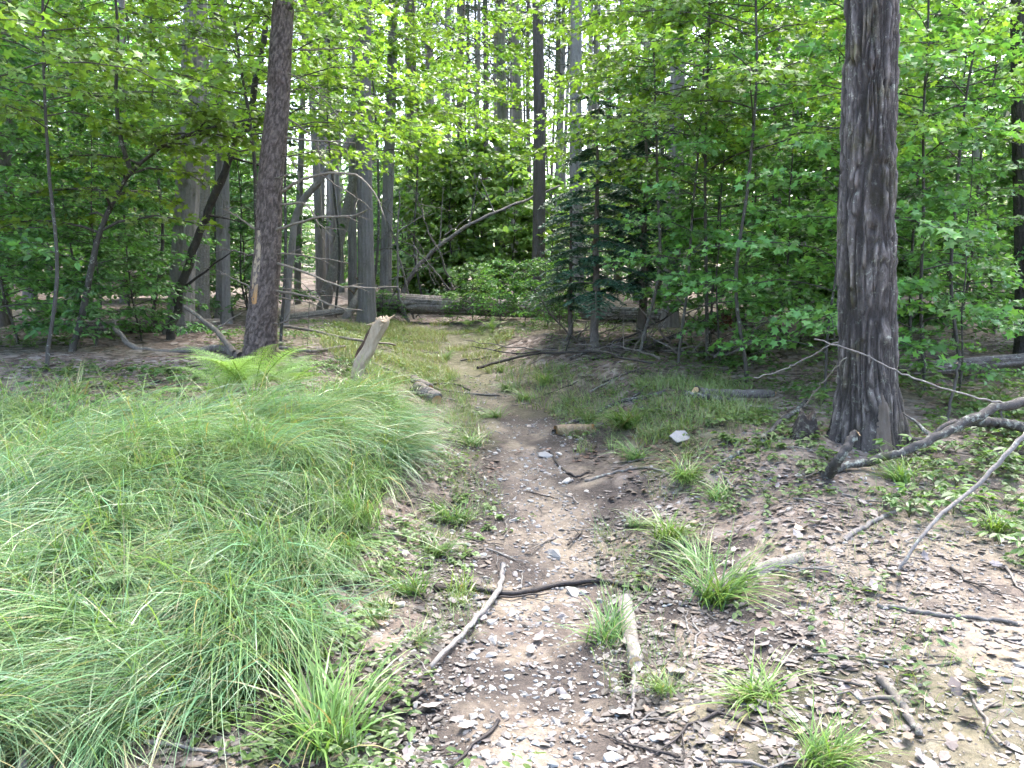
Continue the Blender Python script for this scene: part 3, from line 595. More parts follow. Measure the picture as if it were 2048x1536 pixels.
# the rest of the stand, farther back
rng = np.random.default_rng(77); taken = [(px, d) for _, px, d, *_ in TT]; nfar = 0
while nfar < 96:
    d = rng.uniform(22, 58); px = rng.uniform(-500, 2550) if nfar < 62 else rng.uniform(560, 1330)
    if any(abs(px - q) < 16 for q, _ in taken if 0): continue
    if d < 24 and 560 < px < 1250: continue
    nfar += 1; p_ = rng.random() < (.8 if 500 < px < 1400 else .5)
    zone = 'left' if px < 560 else ('centre' if px < 1260 else 'right')
    tall_tree('pine_tree' if p_ else 'broadleaf_tree', col_at(px, d), (rng.normal(0, .012), 0), rng.uniform(.08, .17), rng.uniform(15, 22), ['bark_grey', 'bark_pale', 'bark_dark'][int(rng.random() * 2.4)], 'pine' if p_ else 'leaf',
              {'left': 'distant trunk of the wood behind the left thicket', 'centre': 'distant slim trunk of the stand behind the fallen log and bushes', 'right': 'distant trunk of the wood behind the right maple thicket'}[zone], 'distant trunks, ' + zone, 10, 3, seed=300 + nfar, flare=.1)

# ------------------------------------------------------------------ helper for free sticks, poles and logs
def stick(name, pts, r0, r1, mat, label, cat, group=None, sides=9, col=(.5, .5, .5), rough=.16, wig=.004, seg=22, forks=(), seed=1, endcol=None):
    rng = np.random.default_rng(seed); pts = np.array(pts, float); base = pts[0].copy(); B = spline(pts - base, seg)
    if wig: B += rng.normal(0, wig, B.shape)
    u = np.linspace(0, 1, seg); mb = MB(); mb.tube(B, r0 + (r1 - r0) * u, sides, col, rough=rough, seed=seed)
    o = link(name, mb.mesh(name, M[mat]), loc=base); tag(o, label, cat, group)
    for (s, dv, L, rr) in forks:
        q = np.array([np.interp(s, u, B[:, c]) for c in range(3)]); f = MB(); w_ = np.linspace(0, 1, 7); T = q + unit(np.array(dv, float)) * (L * w_)[:, None] + rng.normal(0, .01, (7, 3)) * w_[:, None]
        f.tube(T, rr * (1 - .75 * w_) + .001, 6, col, rough=.1); link('side_branch', f.mesh('side_branch', M[mat]), o)
    if endcol is not None:      # broken ends show the wood inside
        for row, sgn in ((0, -1), (seg - 1, 1)):
            e = MB(); tdir = unit(B[1] - B[0]) if row == 0 else unit(B[-1] - B[-2]); rr = (r0 if row == 0 else r1); aa = np.arange(10) / 10 * 6.283
            A_ = unit(np.cross(tdir, [0, .3, 1])); B_ = np.cross(tdir, A_); c0 = B[row] + tdir * sgn * .002
            ring = c0 + rr * .86 * (np.cos(aa)[:, None] * A_ + np.sin(aa)[:, None] * B_) + tdir * sgn * rng.uniform(0, rr * .35, (10, 1))
            e.add(np.vstack([ring, c0 - tdir * sgn * .0]), np.array([(q, (q + 1) % 10, 10) for q in range(10)]), endcol); link('broken_end', e.mesh('broken_end', M['wood'], False), o)
    return o
def gp(pix, lift): return [ground(px, py, lift) for px, py in pix]
def px2m(wpx, p): return wpx / 2 / FPX * float(np.linalg.norm(np.asarray(p) - CAM))
def gstick(name, pix, w0, w1, mat, label, cat='stick', lift=None, **k):
    p0 = ground(*pix[0]); r = px2m(w0, p0); pts = gp(pix, (lift if lift is not None else r * (.4 if name == 'log_piece' else .75))); return stick(name, pts, r, px2m(w1, ground(*pix[-1])), mat, label, cat, **k)

# leaning stems and the arching beech on the left
stick('leaning_tree', [col_at(338, 10.6) - [0, 0, .1], at(365, 560, 10.6), at(412, 440, 10.5), at(455, 330, 10.4), at(495, 235, 10.3), at(520, 130, 10.2), at(532, 40, 10.2), at(540, -80, 10.2)], .056, .028, 'bark_black', 'blackish leaning bare stem crossing the stout grey-brown trunk', 'tree', sides=12, wig=.012, seg=40, rough=.2,
      forks=((.12, (.6, -.3, .35), 1.1, .022), (.30, (.8, -.2, -.15), .5, .02), (.45, (1, -.2, -.3), .9, .014), (.52, (.8, -.3, .3), .7, .012)), seed=3)
stick('leaning_tree', [col_at(570, 13) - [0, 0, .1], at(590, 440, 13), at(640, 360, 12.9), at(692, 290, 12.8), at(720, 240, 12.8)], .06, .04, 'bark_grey', 'grey broken stem leaning to the right behind the scarred pine', 'tree', sides=10, wig=.01, seg=26, seed=4)
stick('dead_birch', [col_at(640, 17.5) - [0, 0, .1], at(665, 550, 17.5), at(685, 460, 17.6), at(700, 390, 17.6), at(722, 320, 17.7)], .13, .07, 'birch', 'white leaning dead birch left of the tall pale ridged trunk', 'tree', sides=12, wig=.012, seg=30, rough=.25, forks=((.55, (-.4, 0, -.6), .6, .03), (.75, (-.5, 0, -.4), .7, .02)), seed=5)
stick('dead_birch', [at(690, 640, 15.6), at(712, 600, 15.7), at(735, 560, 16.2)], .09, .07, 'birch', 'short white birch piece propped against the tall pale ridged trunk', 'log', sides=12, wig=.008, seed=6)
def arching_beech():
    d = 8.6; b0 = col_at(140, d); pts = np.array([b0, at(160, 650, d), at(180, 550, d), at(198, 470, d), at(228, 400, d), at(262, 345, d - .1), at(330, 290, d - .2), at(410, 258, d - .3), at(495, 240, d - .4)]) - b0
    st, lf = sapling(91, 4, .052, .35, 1.3, 18, MAPLE, .09, (.08, .14, .022), stem=pts, ntw=8, leaf_gap=.075, yellow=.4)
    vb = np.array([at(262, 345, d), at(240, 270, d), at(232, 180, d), at(236, 80, d), at(228, -40, d)]) - b0
    st.tube(spline(vb, 14), np.linspace(.026, .012, 14), 7)
    r = link('arching_beech', None, loc=b0); tag(r, 'slender grey stem arching over to the right toward the scarred pine', 'tree')
    link('trunk', st.mesh('arching_stem', M['bark_sapling']), r); link('crown', lf.mesh('arching_crown', M['leaf'], False), r)
arching_beech()

# ------------------------------------------------------------------ fallen logs, root plates, dead tops
def furrowed_log(name, p0, p1, r0, r1, label, mat='log', sag=.0):
    base = np.array(p0, float); n, ns = 90, 48; u = np.linspace(0, 1, n); P = (np.array(p1) - base)[None] * u[:, None]; P[:, 2] -= sag * np.sin(math.pi * u)
    T = unit(np.array(p1) - base); A = unit(np.cross(T, [0, 0, 1])); B = np.cross(A, T); a = np.arange(ns) / ns * 6.28318; AA, UU = np.meshgrid(a, u); L = np.linalg.norm(np.array(p1) - base)
    ridge = np.abs(((AA * 14 / 6.28318 + 1.3 * noise3(np.cos(AA) * 2 + 5, np.sin(AA) * 2 + 5, UU * L * 1.5, 8)) % 1) - .5) * 2
    r = (r0 + (r1 - r0) * UU) * (1 + .10 * (noise3(np.cos(AA) + 5, np.sin(AA) + 5, UU * L, 9) - .5)) + .02 * sstep(.1, .6, ridge)
    V = P[:, None] + r[..., None] * (np.cos(AA)[..., None] * A + np.sin(AA)[..., None] * B)
    i = np.arange(n - 1)[:, None] * ns; j = np.arange(ns)[None]; k = (j + 1) % ns
    mb = MB(); mb.add(V.reshape(-1, 3), np.stack([i + j, i + k, i + k + ns, i + j + ns], -1).reshape(-1, 4), (.3 + .35 * sstep(.1, .6, ridge)).reshape(-1, 1) * np.ones(3))
    for row in (0, n - 1):
        q = mb.n; mb.add(P[row][None], np.zeros((0, 3), int), (.5, .45, .4)); jj = np.arange(ns); mb.f3.append(np.stack([row * ns + jj, row * ns + (jj + 1) % ns, np.full(ns, q)], -1))
    r_ = link(name, None, loc=base); tag(r_, label, 'log'); link('trunk', mb.mesh('log_trunk', M[mat]), r_); return r_
lg = furrowed_log('fallen_log', at(745, 604, 16.6), at(1330, 632, 14.2), .185, .10, 'long thick ridged log fallen across the end of the path')
lg2 = furrowed_log('fallen_log', at(1478, 648, 13.2), at(1600, 648, 14.5), .14, .11, 'shorter fallen log with a reddish torn root mass, in the right thicket')
furrowed_log('fallen_log', at(1800, 640, 16), at(2100, 672, 15), .14, .12, 'dim fallen log behind leaves right of the massive mossy trunk')
furrowed_log('fallen_log', col_at(150, 10.6) + [0, 0, .09], col_at(440, 11.4) + [0, 0, .09], .08, .06, 'mossy fallen pole on the dark floor left of the pine')
furrowed_log('fallen_log', col_at(90, 15.5) + [0, 0, .5], col_at(400, 17.5) + [0, 0, .9], .09, .07, 'pale bleached fallen pole behind the arching beech', 'birch')
furrowed_log('fallen_log', col_at(1790, 8.3) + [0, 0, .1], col_at(2120, 8.8) + [0, 0, .12], .06, .05, 'low dark fallen pole right of the massive trunk\'s foot')
furrowed_log('fallen_log', at(560, 638, 15.5), at(690, 622, 16), .06, .05, 'thin bleached log lying behind the pine in pale grass', 'birch')
def root_mass(parent, c, r, seed, col, nroots=26):
    rng = np.random.default_rng(seed); mb = MB(); n = 28; th = np.linspace(0, math.pi, n); ph = np.arange(36) / 36 * 6.283; T, Pp = np.meshgrid(th, ph, indexing='ij')
    X = np.sin(T) * np.cos(Pp); Y = np.sin(T) * np.sin(Pp); Z = np.cos(T); rr = r * (.75 + .5 * noise3(X * 3 + 5, Y * 3 + 5, Z * 3 + 5, seed) + .2 * noise3(X * 9 + 5, Y * 9 + 5, Z * 9 + 5, seed))
    V = np.stack([X * rr * .55, Y * rr * .9, Z * rr], -1).reshape(-1, 3) + c
    i = np.arange(n - 1)[:, None] * 36; j = np.arange(36)[None]; k = (j + 1) % 36
    mb.add(V, np.stack([i + j, i + k, i + k + 36, i + j + 36], -1).reshape(-1, 4), col)
    for _ in range(nroots):
        d = unit(rng.normal(0, 1, 3) * [.5, 1, 1]); L = rng.uniform(.3, .9) * r * 1.6; u = np.linspace(0, 1, 7); B = c + d * (r * .5 + L * u)[:, None] + np.cumsum(rng.normal(0, .04, (7, 3)), 0); mb.tube(B, .025 * (1 - .85 * u) + .002, 5, np.array(col) * rng.uniform(.8, 1.6))
    link('root_mass', mb.mesh('root_mass', M['earth']), parent)
root_mass(lg2, np.array(at(1440, 668, 13.1) - np.array(lg2.location)), .34, 3, (.10, .055, .035))
root_mass(lg, np.array([-.15, .1, .12]), .34, 4, (.16, .12, .08), 18)
stick('leaning_pole', [at(800, 600, 17.2), at(830, 540, 17.1), at(900, 475, 17.2), at(980, 430, 17.5), at(1062, 395, 18.0), at(1120, 372, 18.3)], .05, .022, 'bark_grey', 'long bare dead pole slanting up from the log toward the dark ridged trunk', 'log', sides=10, wig=.012, seg=30,
      forks=((.5, (.2, 0, .9), 1.0, .018), (.62, (-.3, -.2, .8), .9, .016), (.35, (.1, -.4, .8), 1.3, .02), (.8, (.6, 0, -.5), .8, .012)), seed=7)
dead_top = [([(905, 575), (885, 520), (850, 445), (828, 380)], .022), ([(900, 580), (860, 530), (820, 490), (770, 470)], .018), ([(830, 640), (810, 560), (790, 480), (775, 440)], .03), ([(868, 570), (845, 500), (800, 440), (760, 410)], .014), ([(820, 650), (800, 600), (795, 540), (798, 380)], .035),
            ([(890, 470), (930, 440), (965, 400), (985, 385)], .012), ([(930, 590), (960, 570), (1020, 560), (1060, 530), (1100, 515)], .016), ([(815, 690), (830, 640), (850, 610)], .022), ([(780, 560), (840, 540), (900, 500)], .014), ([(745, 500), (790, 500), (840, 520), (880, 570)], .013), ([(730, 540), (770, 470), (830, 440), (870, 425)], .012)]
for k, (pix, r) in enumerate(dead_top):
    d0 = 16.2 + (k % 4) * .25
    pts = [at(px, py, d0 - .15 * q) for q, (px, py) in enumerate(pix)]; rng = np.random.default_rng(k)
    lab = ['bare dead limb rising from the fallen log toward the left pole end', 'bleached bare limb sloping left from behind the log', 'grey limb standing between the log butt and slim grey trunk', 'thin curved dead limb above the log', 'dark upright broken snag beside the slim grey trunk', 'small bare limb on the slanting pole', 'pale bent branch lying over the log toward the ridged trunk', 'pale short branch propped before the log', 'thin twig crossing level over the log butt', 'arched thin branch dipping onto the log', 'long thin branch fanning left above the log'][k]
    stick('dead_branch', pts, r, r * .35, 'stick_grey' if k % 3 else 'stick', lab, 'branch', 'dead branches about the fallen log', sides=7, wig=.012, seg=18, seed=k, forks=tuple((rng.uniform(.3, .9), rng.normal(0, 1, 3) + [0, 0, .5], rng.uniform(.3, .8), r * .45) for _ in range(4)))

# ------------------------------------------------------------------ saplings and bushes
rng = np.random.default_rng(9)
def sap(name, key, px, d, sc, label, group=None, rz=None, cat='sapling'):
    return plant(name, key, col_at(px, d), rng.random() * 6.28 if rz is None else rz, sc, label, cat, group)
sap('maple_sapling', 'maple_b', 300, 11.6, 1.25, 'yellow-green maple just left of the stout grey-brown trunk')
sap('maple_sapling', 'maple_d', 738, 15.8, 1.2, 'tall yellow-green maple directly behind the tall pale ridged trunk')
sap('maple_sapling', 'maple_o', -140, 6.6, .95, 'broad maple whose bright yellow-green sprays hang in from beyond the left edge')
sap('maple_sapling', 'maple_o', 540, 9.3, .9, 'broad yellow-green maple standing behind the scarred pine')
sap('maple_sapling', 'maple_b', 560, 8.95, .9, 'light maple whose leaves hang in front of the scarred pine\'s upper trunk')
sap('maple_sapling', 'maple_o', 1415, 9.4, .85, 'broad light green maple over the split logs')
sap('maple_sapling', 'maple_b', 90, 7.2, .85, 'thin-stemmed maple nearest the left edge with yellow-green top leaves')
sap('maple_sapling', 'maple_d', 470, 14.5, 1.0, 'tall light maple between the stout grey-brown trunk and the pine')
sap('maple_sapling', 'maple_b', 670, 16.0, 1.2, 'yellow-green maple with its crown before the tall pale ridged trunk')
sap('maple_sapling', 'maple_b', 850, 18.6, 1.35, 'airy yellow-green maple rising behind the log between slim trunk and bunch of four')
sap('maple_sapling', 'maple_b', 720, 20.5, 1.5, 'airy yellow-green maple behind the tall pale ridged trunk')
sap('maple_sapling', 'maple_b', 945, 21.5, 1.5, 'airy yellow-green maple before the close bunch of four far trunks')
sap('maple_sapling', 'maple_b', 1095, 22.5, 1.5, 'airy yellow-green maple behind the dark ridged trunk')
sap('maple_sapling', 'maple_a', 1355, 9.0, .95, 'slim maple sapling standing at the mossy bank behind the split logs')
sap('maple_sapling', 'maple_d', 1497, 8.2, .85, 'slender forked maple stem midway between split logs and massive trunk')
sap('maple_sapling', 'maple_d', 1275, 9.4, .85, 'maple reaching bright leaf sprays over the hemlock toward the dark ridged trunk', rz=2.2)
sap('maple_sapling', 'maple_c', 1650, 7.6, 1.0, 'maple sapling close behind the massive trunk\'s left side')
sap('maple_sapling', 'maple_a', 1850, 7.8, 1.0, 'maple sapling close behind the massive trunk\'s right side')
sap('maple_sapling', 'maple_d', 1925, 8.4, .85, 'tall slim maple near the blackish edge trunk')
sap('maple_sapling', 'maple_c', 1915, 7.0, .65, 'low maple sapling at the right picture edge above green seedlings')
for (px, d, key, sc), lab in zip(((40, 9.5, 'beech_a', 1), (170, 11, 'beech_b', .9), (285, 10.4, 'beech_a', .8), (-60, 8.5, 'beech_b', 1), (120, 13, 'beech_b', 1), (260, 14.5, 'beech_b', 1.1), (20, 15, 'beech_b', 1.2), (395, 16.5, 'beech_b', 1), (500, 15, 'beech_a', 1.2), (-160, 11, 'beech_b', 1.1), (190, 9.4, 'beech_a', .8), (-20, 11.5, 'maple_a', 1.1)), ['low dark beech between the left edge trunk and thin maple stem', "beech right behind the arching stem's foot", 'low beech midway between arching stem and dark leaning stem', 'beech leaning in past the left edge, nearest of the left thicket', 'beech deep in shade between thin maple stem and arching stem', 'taller beech before the far grey trunk right of the arching stem', 'tall beech behind the left edge trunk', 'beech filling the gap behind the pale silvery trunk', "beech peeping out behind the scarred pine's left side", 'beech spray entering farthest out at the left edge', "smallest beech at the arching stem's right foot", 'green lobed-leaf maple behind the left edge trunk']):
    sap('beech_sapling' if 'beech' in key else 'maple_sapling', key, px, d, sc, lab, 'left thicket saplings')
for (px, d, key, sc), lab in zip(((1420, 10.5, 'maple_a', .9), (1470, 12, 'beech_b', 1), (1560, 10, 'maple_c', 1), (1600, 12.5, 'beech_b', 1.05), (1680, 10.5, 'maple_a', 1), (1720, 13, 'beech_b', 1.1), (1400, 14.5, 'beech_b', 1.1), (1520, 15.5, 'beech_b', 1.2), (1440, 9.2, 'maple_c', .8), (1640, 16, 'beech_b', 1.2), (1310, 15, 'maple_a', 1.1)), ['maple left of the slender forked maple, behind the split logs', 'beech just left behind the slender forked maple stem', 'low maple between slender forked stem and massive trunk', 'beech in front of the brownish trunk left of the massive one', "maple directly behind the massive trunk's left edge", 'beech mostly hidden behind the massive trunk', "beech behind the shorter log's root mass", 'tall beech above the shorter fallen log', 'smallest maple just behind the split logs', 'farthest tall beech left of the massive trunk', 'maple behind the right hemlock by the grey thicket trunk']):
    sap('maple_sapling' if 'maple' in key else 'beech_sapling', key, px, d, sc, lab, 'right thicket saplings')
for (px, d, key, sc), lab in zip(((1820, 10, 'beech_b', 1), (1900, 10.5, 'beech_a', 1.2), (1990, 12, 'beech_b', 1.1), (2200, 9, 'maple_a', 1), (1880, 13.5, 'beech_b', 1.2), (2140, 11.5, 'beech_b', 1.1), (1780, 12, 'beech_a', 1.2), (2060, 14.5, 'beech_b', 1.2)), ['beech first to the right of the massive trunk', 'low beech above the upright snapped stem', 'beech midway between massive trunk and blackish edge trunk', 'maple spray reaching in at the right edge', 'tall beech deep behind the dim fallen log', 'beech behind the blackish edge trunk', "beech half covered by the massive trunk's right edge", 'farthest beech by the blackish edge trunk']):
    sap('maple_sapling' if 'maple' in key else 'beech_sapling', key, px, d, sc, lab, 'far right thicket saplings')
sap('hemlock', 'hemlock', 1190, 10.6, .85, 'dark green drooping hemlock before the fallen log', cat='tree')
sap('hemlock', 'hemlock', 1285, 11.2, .9, 'dark hemlock behind and right of the first one', cat='tree')
sap('hemlock', 'hemlock', 1140, 11.6, .55, 'small hemlock tucked at the left foot of the dark pair', cat='tree')
for (px, d, key, sc), lab in zip(((900, 19.5, 'bush_b', 1.5), (960, 20.5, 'bush_b', 1.7), (1030, 19.5, 'bush_b', 1.4), (860, 21, 'bush_b', 1.6), (1000, 22.5, 'far_c', .8), (925, 23, 'far_c', .9), (1105, 20, 'bush_b', 1.3), (820, 22, 'far_c', .75)), ['light bush behind the left third of the log', 'biggest light bush behind the middle of the log', 'light bush just left of the dark ridged trunk', 'light bush under the slanting dead pole', 'bluish green bush behind the biggest light one', 'bluish green bush farther back beside the slanting pole', 'light bush just right of the dark ridged trunk', "bluish green bush behind the log's butt end"]):
    sap('bush', key, px, d, sc, lab, 'bushes behind the fallen log', cat='bush')
for px, d, key, sc in ((905, 15.9, 'bush_a', .4), (945, 15.4, 'bush_a', .75), (1000, 14.6, 'bush_a', .75), (1050, 14.4, 'bush_a', .7), (1095, 13.4, 'bush_a', .75), (800, 16.2, 'bush_a', .35), (765, 16.2, 'bush_a', .4), (1120, 12.3, 'bush_a', .6), (970, 15.8, 'bush_b', .4)):
    sap('bush', key, px, d, sc, 'low bushy plant in front of the long fallen log', 'low bushes before the fallen log', cat='bush')
rng2 = np.random.default_rng(123)
for k in range(230):
    d = rng2.uniform(17, 58); px = rng2.uniform(-400, 2450); cen = 600 < px < 1250
    if cen and (d < 24 or rng2.random() < .45): continue
    key = ['far_a', 'far_b', 'far_c'][int(rng2.random() * 3)] if not cen else ['far_a', 'far_c', 'far_c'][int(rng2.random() * 3)]
    zone = 'left' if px < 560 else ('centre' if px < 1260 else 'right')
    plant('young_tree', key, col_at(px, d), rng2.random() * 6.28, rng2.uniform(.75, 1.15), {'left': 'young leafy tree deep in the wood behind the left thicket', 'centre': 'young leafy tree in the stand behind the light green bushes', 'right': 'young leafy tree deep in the wood behind the right thicket'}[zone], 'tree', 'background young trees, ' + zone)

# far-off wood that closes the view
def far_wood():
    rng = np.random.default_rng(7); n = 42000; cl = 1400
    th = rng.uniform(-1.15, 1.15, cl); dd = rng.uniform(58, 78, cl); hh = rng.random(cl) ** 1.15 * 17
    C = np.c_[np.sin(th) * dd, np.cos(th) * dd, hh]; k = rng.integers(0, cl, n); P = C[k] + rng.normal(0, 1, (n, 3)) * [1.5, 1.5, .8]
    P[:, 2] += height(P[:, 0], P[:, 1]); mb = MB()
    put_leaves(mb, DIAM, P, rng.normal(0, 1, (n, 3)) * [1, 1, .4], np.c_[rng.normal(0, .5, n), rng.normal(0, .5, n), np.ones(n)], rng.uniform(.3, .55, n), leaf_cols(rng, n, (.11, .20, .07), .35, .3))
    o = link('far_wood', mb.mesh('far_wood', M['leaf'], False)); tag(o, 'far green foliage of the wood closing the view', 'woods', kind='stuff')
far_wood()

# ------------------------------------------------------------------ stump, chunks, sticks on and about the path
def broken_stump():
    d = ground(712, 765)[1]; base = ground(712, 765, -.05); r = link('broken_snag', None, loc=base); tag(r, 'pale splintered snag leaning over the grass beside the path', 'snag')
    c = np.array([at(px, py, d) for px, py in ((708, 770), (722, 728), (742, 690), (760, 655), (766, 640))]) - base; c[0][2] = -.05
    P = spline(c, 30); u = np.linspace(0, 1, 30); ns = 26; a = np.arange(ns) / ns * 6.28318; AA, UU = np.meshgrid(a, u)
    wd = np.interp(u, [0, .3, .5, .75, .93, 1], [.055, .075, .065, .082, .072, .03])
    rr = wd[:, None] * (1 + .5 * (noise3(np.cos(AA) * 1.8 + 4, np.sin(AA) * 1.8 + 4, UU * 5, 3) - .5) + .35 * (noise3(np.cos(AA) * 6 + 4, np.sin(AA) * 6 + 4, UU * 3, 6) - .5)) * np.where(np.sin(AA) > .2, .55, 1)
    V = np.stack([P[:, 0:1] + rr * np.cos(AA), P[:, 1:2] + .8 * rr * np.sin(AA), P[:, 2:3] + 0 * rr + .05 * (UU > .95) * noise2(AA * 3, UU, 3)], -1)
    i = np.arange(29)[:, None] * ns; j = np.arange(ns)[None]; k = (j + 1) % ns
    mb = MB(); mb.add(V.reshape(-1, 3), np.stack([i + j, i + k, i + k + ns, i + j + ns], -1).reshape(-1, 4), (.42, .40, .36)); q = mb.n; mb.add(P[-1][None], np.zeros((0, 3), int), (.5, .47, .4)); jj = np.arange(ns); mb.f3.append(np.stack([29 * ns + jj, 29 * ns + (jj + 1) % ns, np.full(ns, q)], -1))
    rg_ = np.random.default_rng(2)
    for k_ in range(9):
        a_ = rg_.random() * 6.28; p0 = P[-4] + np.array([.05 * math.cos(a_), .03 * math.sin(a_), 0]); L_ = rg_.uniform(.05, .14); mb.tube(p0 + unit(P[-1] - P[-6] + rg_.normal(0, .05, 3)) * (L_ * np.linspace(0, 1, 5))[:, None], np.linspace(.022, .002, 5), 5, (.5, .46, .40), rough=.3, seed=k_)
    link('wood', mb.mesh('snag_wood', M['wood']), r)
    bk = MB(); B = P[9:28] + np.array([-.062, .03, .0]); bk.tube(B, np.interp(np.linspace(0, 1, 19), [0, .5, 1], [.03, .042, .02]), 9, (.33, .24, .18), rough=.2); link('bark', bk.mesh('snag_bark', M['log']), r)
broken_stump()
W = (.62, .5, .36)
gstick('branch', [(868, 1186), (930, 1181), (980, 1190), (1030, 1192), (1085, 1181), (1130, 1172), (1190, 1170), (1250, 1178), (1312, 1183)], 13, 9, 'stick_wet', 'black wet crooked branch lying across the path', 'branch', seed=11, rough=.22, forks=((.12, (-.3, .2, .1), .12, .006),))
gstick('stick', [(1006, 1143), (1001, 1185), (976, 1225), (945, 1260), (905, 1305), (862, 1352)], 11, 9, 'stick_grey', 'grey stick lying over the black branch on the path', lift=.035, seed=12, forks=((.12, (.2, .3, .4), .07, .008),), endcol=W)
gstick('log_piece', [(1248, 1208), (1258, 1270), (1272, 1336)], 29, 29, 'birch', 'short pale flaking birch piece lying lengthwise on the path', 'log', seed=13, sides=16, rough=.12, endcol=W)
gstick('stick', [(1271, 1345), (1266, 1395), (1266, 1442)], 8, 5, 'stick_grey', 'thin stick pointing at the viewer below the pale birch piece', seed=14)
gstick('stick', [(735, 1436), (790, 1418), (850, 1388)], 12, 9, 'stick_wet', 'dark short stick with a pale torn end left of the path', seed=15, endcol=W)
gstick('log_piece', [(1395, 1192), (1470, 1160), (1540, 1138), (1602, 1118)], 36, 26, 'birch', 'pale rotted log piece half sunk in grass right of the path', 'log', seed=16, sides=14, rough=.25, lift=.0)
gstick('branch', [(1106, 868), (1150, 848), (1185, 836), (1230, 811), (1290, 797), (1330, 788)], 10, 9, 'lichen', 'grey bowed branch running up the bank behind the short log chunk', 'branch', seed=17, forks=((.7, (.4, .3, .25), .3, .01),))
gstick('log_piece', [(1114, 868), (1188, 863)], 25, 23, 'log', 'short tan log chunk with an open end in the path', 'log', seed=18, sides=14, rough=.18, col=(.75, .62, .45), endcol=(.3, .2, .1))
gstick('log_piece', [(834, 786), (872, 810)], 28, 26, 'log', lift=.06, label='barky short log chunk, lower of two at the grass edge', cat='log', seed=19, sides=14, rough=.2, endcol=W)
gstick('log_piece', [(828, 764), (860, 782)], 20, 18, 'log', 'barky short log chunk, upper of two at the grass edge', 'log', seed=20, sides=12, rough=.2, endcol=(.3, .17, .1))
gstick('stick', [(745, 728), (800, 752), (850, 772), (905, 785), (1000, 793)], 5, 4, 'stick', 'long thin stick beside the barky chunks reaching into the path', seed=21)
gstick('stick', [(850, 772), (905, 770), (940, 782)], 5, 4, 'stick_wet', 'thin dark stick above the long thin stick at the path\'s far bend', seed=22)
gstick('branch', [(955, 752), (1000, 738), (1055, 726), (1110, 721), (1180, 720), (1250, 735), (1305, 747)], 6, 4, 'bark_black', 'long dark bowed branch spanning the far path bend', 'branch', lift=.10, seed=23, forks=((.55, (.2, .3, .6), .5, .010), (.66, (-.3, -.4, -.1), .3, .008)))
gstick('stick', [(1425, 950), (1450, 928), (1488, 905)], 12, 8, 'lichen', 'short lichen-grey stick in the grass by the flat slab', seed=24)
gstick('branch', [(1525, 893), (1558, 858), (1590, 836), (1612, 815)], 10, 9, 'lichen', 'lichened stick on the bank left of the massive trunk', 'branch', seed=25, lift=.05)
gstick('stick', [(1562, 858), (1600, 848), (1630, 832)], 6, 4, 'stick', 'thin twig on the bank beside the lichened stick', seed=26)
p_ = [ground(1640, 957, .02), ground(1720, 941, .05), at(1800, 905, 4.9), at(1850, 884, 4.9), at(1920, 850, 4.95), at(1985, 818, 5.0), at(2075, 800, 5.05)]
stick('branch', p_, px2m(13, p_[1]), px2m(18, p_[1]), 'lichen', 'thick lichen-spotted branch sloping up right before the massive trunk', 'branch', sides=14, rough=.2, seg=40, wig=.006, seed=27, forks=((.86, (.1, -.1, -.4), .10, .012), (.55, (-.1, .5, .2), .3, .016)))
p_ = [ground(1655, 955, .01), at(1680, 915, 4.75), at(1713, 866, 4.8)]
stick('branch', p_, px2m(20, p_[0]), px2m(15, p_[0]), 'lichen', 'lichened stub leaning against the bare foot of the massive trunk', 'branch', sides=12, rough=.2, seed=28, endcol=W)
p_ = [at(1940, 842, 5.3), at(2000, 846, 5.35), at(2100, 862, 5.4)]
stick('branch', p_, px2m(18, p_[0]), px2m(18, p_[0]), 'lichen', 'straight grey branch crossing under the thick lichened one at the edge', 'branch', sides=12, rough=.18, seed=29)
p_ = [at(1810, 876, 5.5), at(1850, 880, 5.4), at(1890, 850, 5.4), at(1920, 842, 5.5)]
stick('branch', p_, .018, .014, 'bark_dark', 'dark crooked branch behind the thick lichened one', 'branch', sides=9, seed=30)
p_ = [ground(1757, 1205, .0), at(1772, 1180, 3.72), at(1830, 1092, 3.8), at(1880, 1030, 3.9), at(1950, 975, 4.0), at(2000, 922, 4.05), at(2060, 860, 4.1)]
stick('bent_stem', p_, px2m(5, p_[0]), px2m(10, p_[0]), 'stick_grey', 'long thin bent grey stem arcing up to the right edge', 'branch', seg=36, wig=.004, seed=31)
gstick('stick', [(1752, 1214), (1800, 1220), (1860, 1233), (1950, 1240), (2035, 1252)], 9, 6, 'stick_grey', 'long grey stick lying on pale leaves below the bent stem', seed=32, endcol=W)
gstick('branch', [(1758, 1366), (1790, 1402), (1815, 1440), (1842, 1482)], 16, 12, 'stick', 'crooked stick among pale leaves in the lower right', 'branch', seed=33, forks=((.35, (-1, .05, .02), .2, .009),), endcol=W)
gstick('log_piece', [(1392, 790), (1460, 794), (1545, 792)], 20, 18, 'log', 'longer dark log of the split pair on the mossy bank', 'log', seed=34, sides=14, rough=.25, endcol=W)
gstick('log_piece', [(1366, 792), (1430, 802), (1475, 806)], 15, 12, 'lichen', 'weathered split log lying before the dark one on the bank', 'log', seed=35, sides=12, rough=.3)
gstick('log_piece', [(1465, 820), (1540, 822)], 16, 12, 'stick', 'rotten brown log piece on leaves in front of the split pair', 'log', seed=36, sides=12, rough=.3)
gstick('stick', [(140, 1392), (100, 1450), (40, 1545)], 18, 15, 'stick_grey', 'pale straight stick in the lower left corner grass', seed=37)
p_ = [ground(480, 722, .03), at(440, 696, 8.6), at(390, 702, 8.6), at(310, 704, 8.6), at(262, 690, 8.7), at(228, 655, 8.8)]
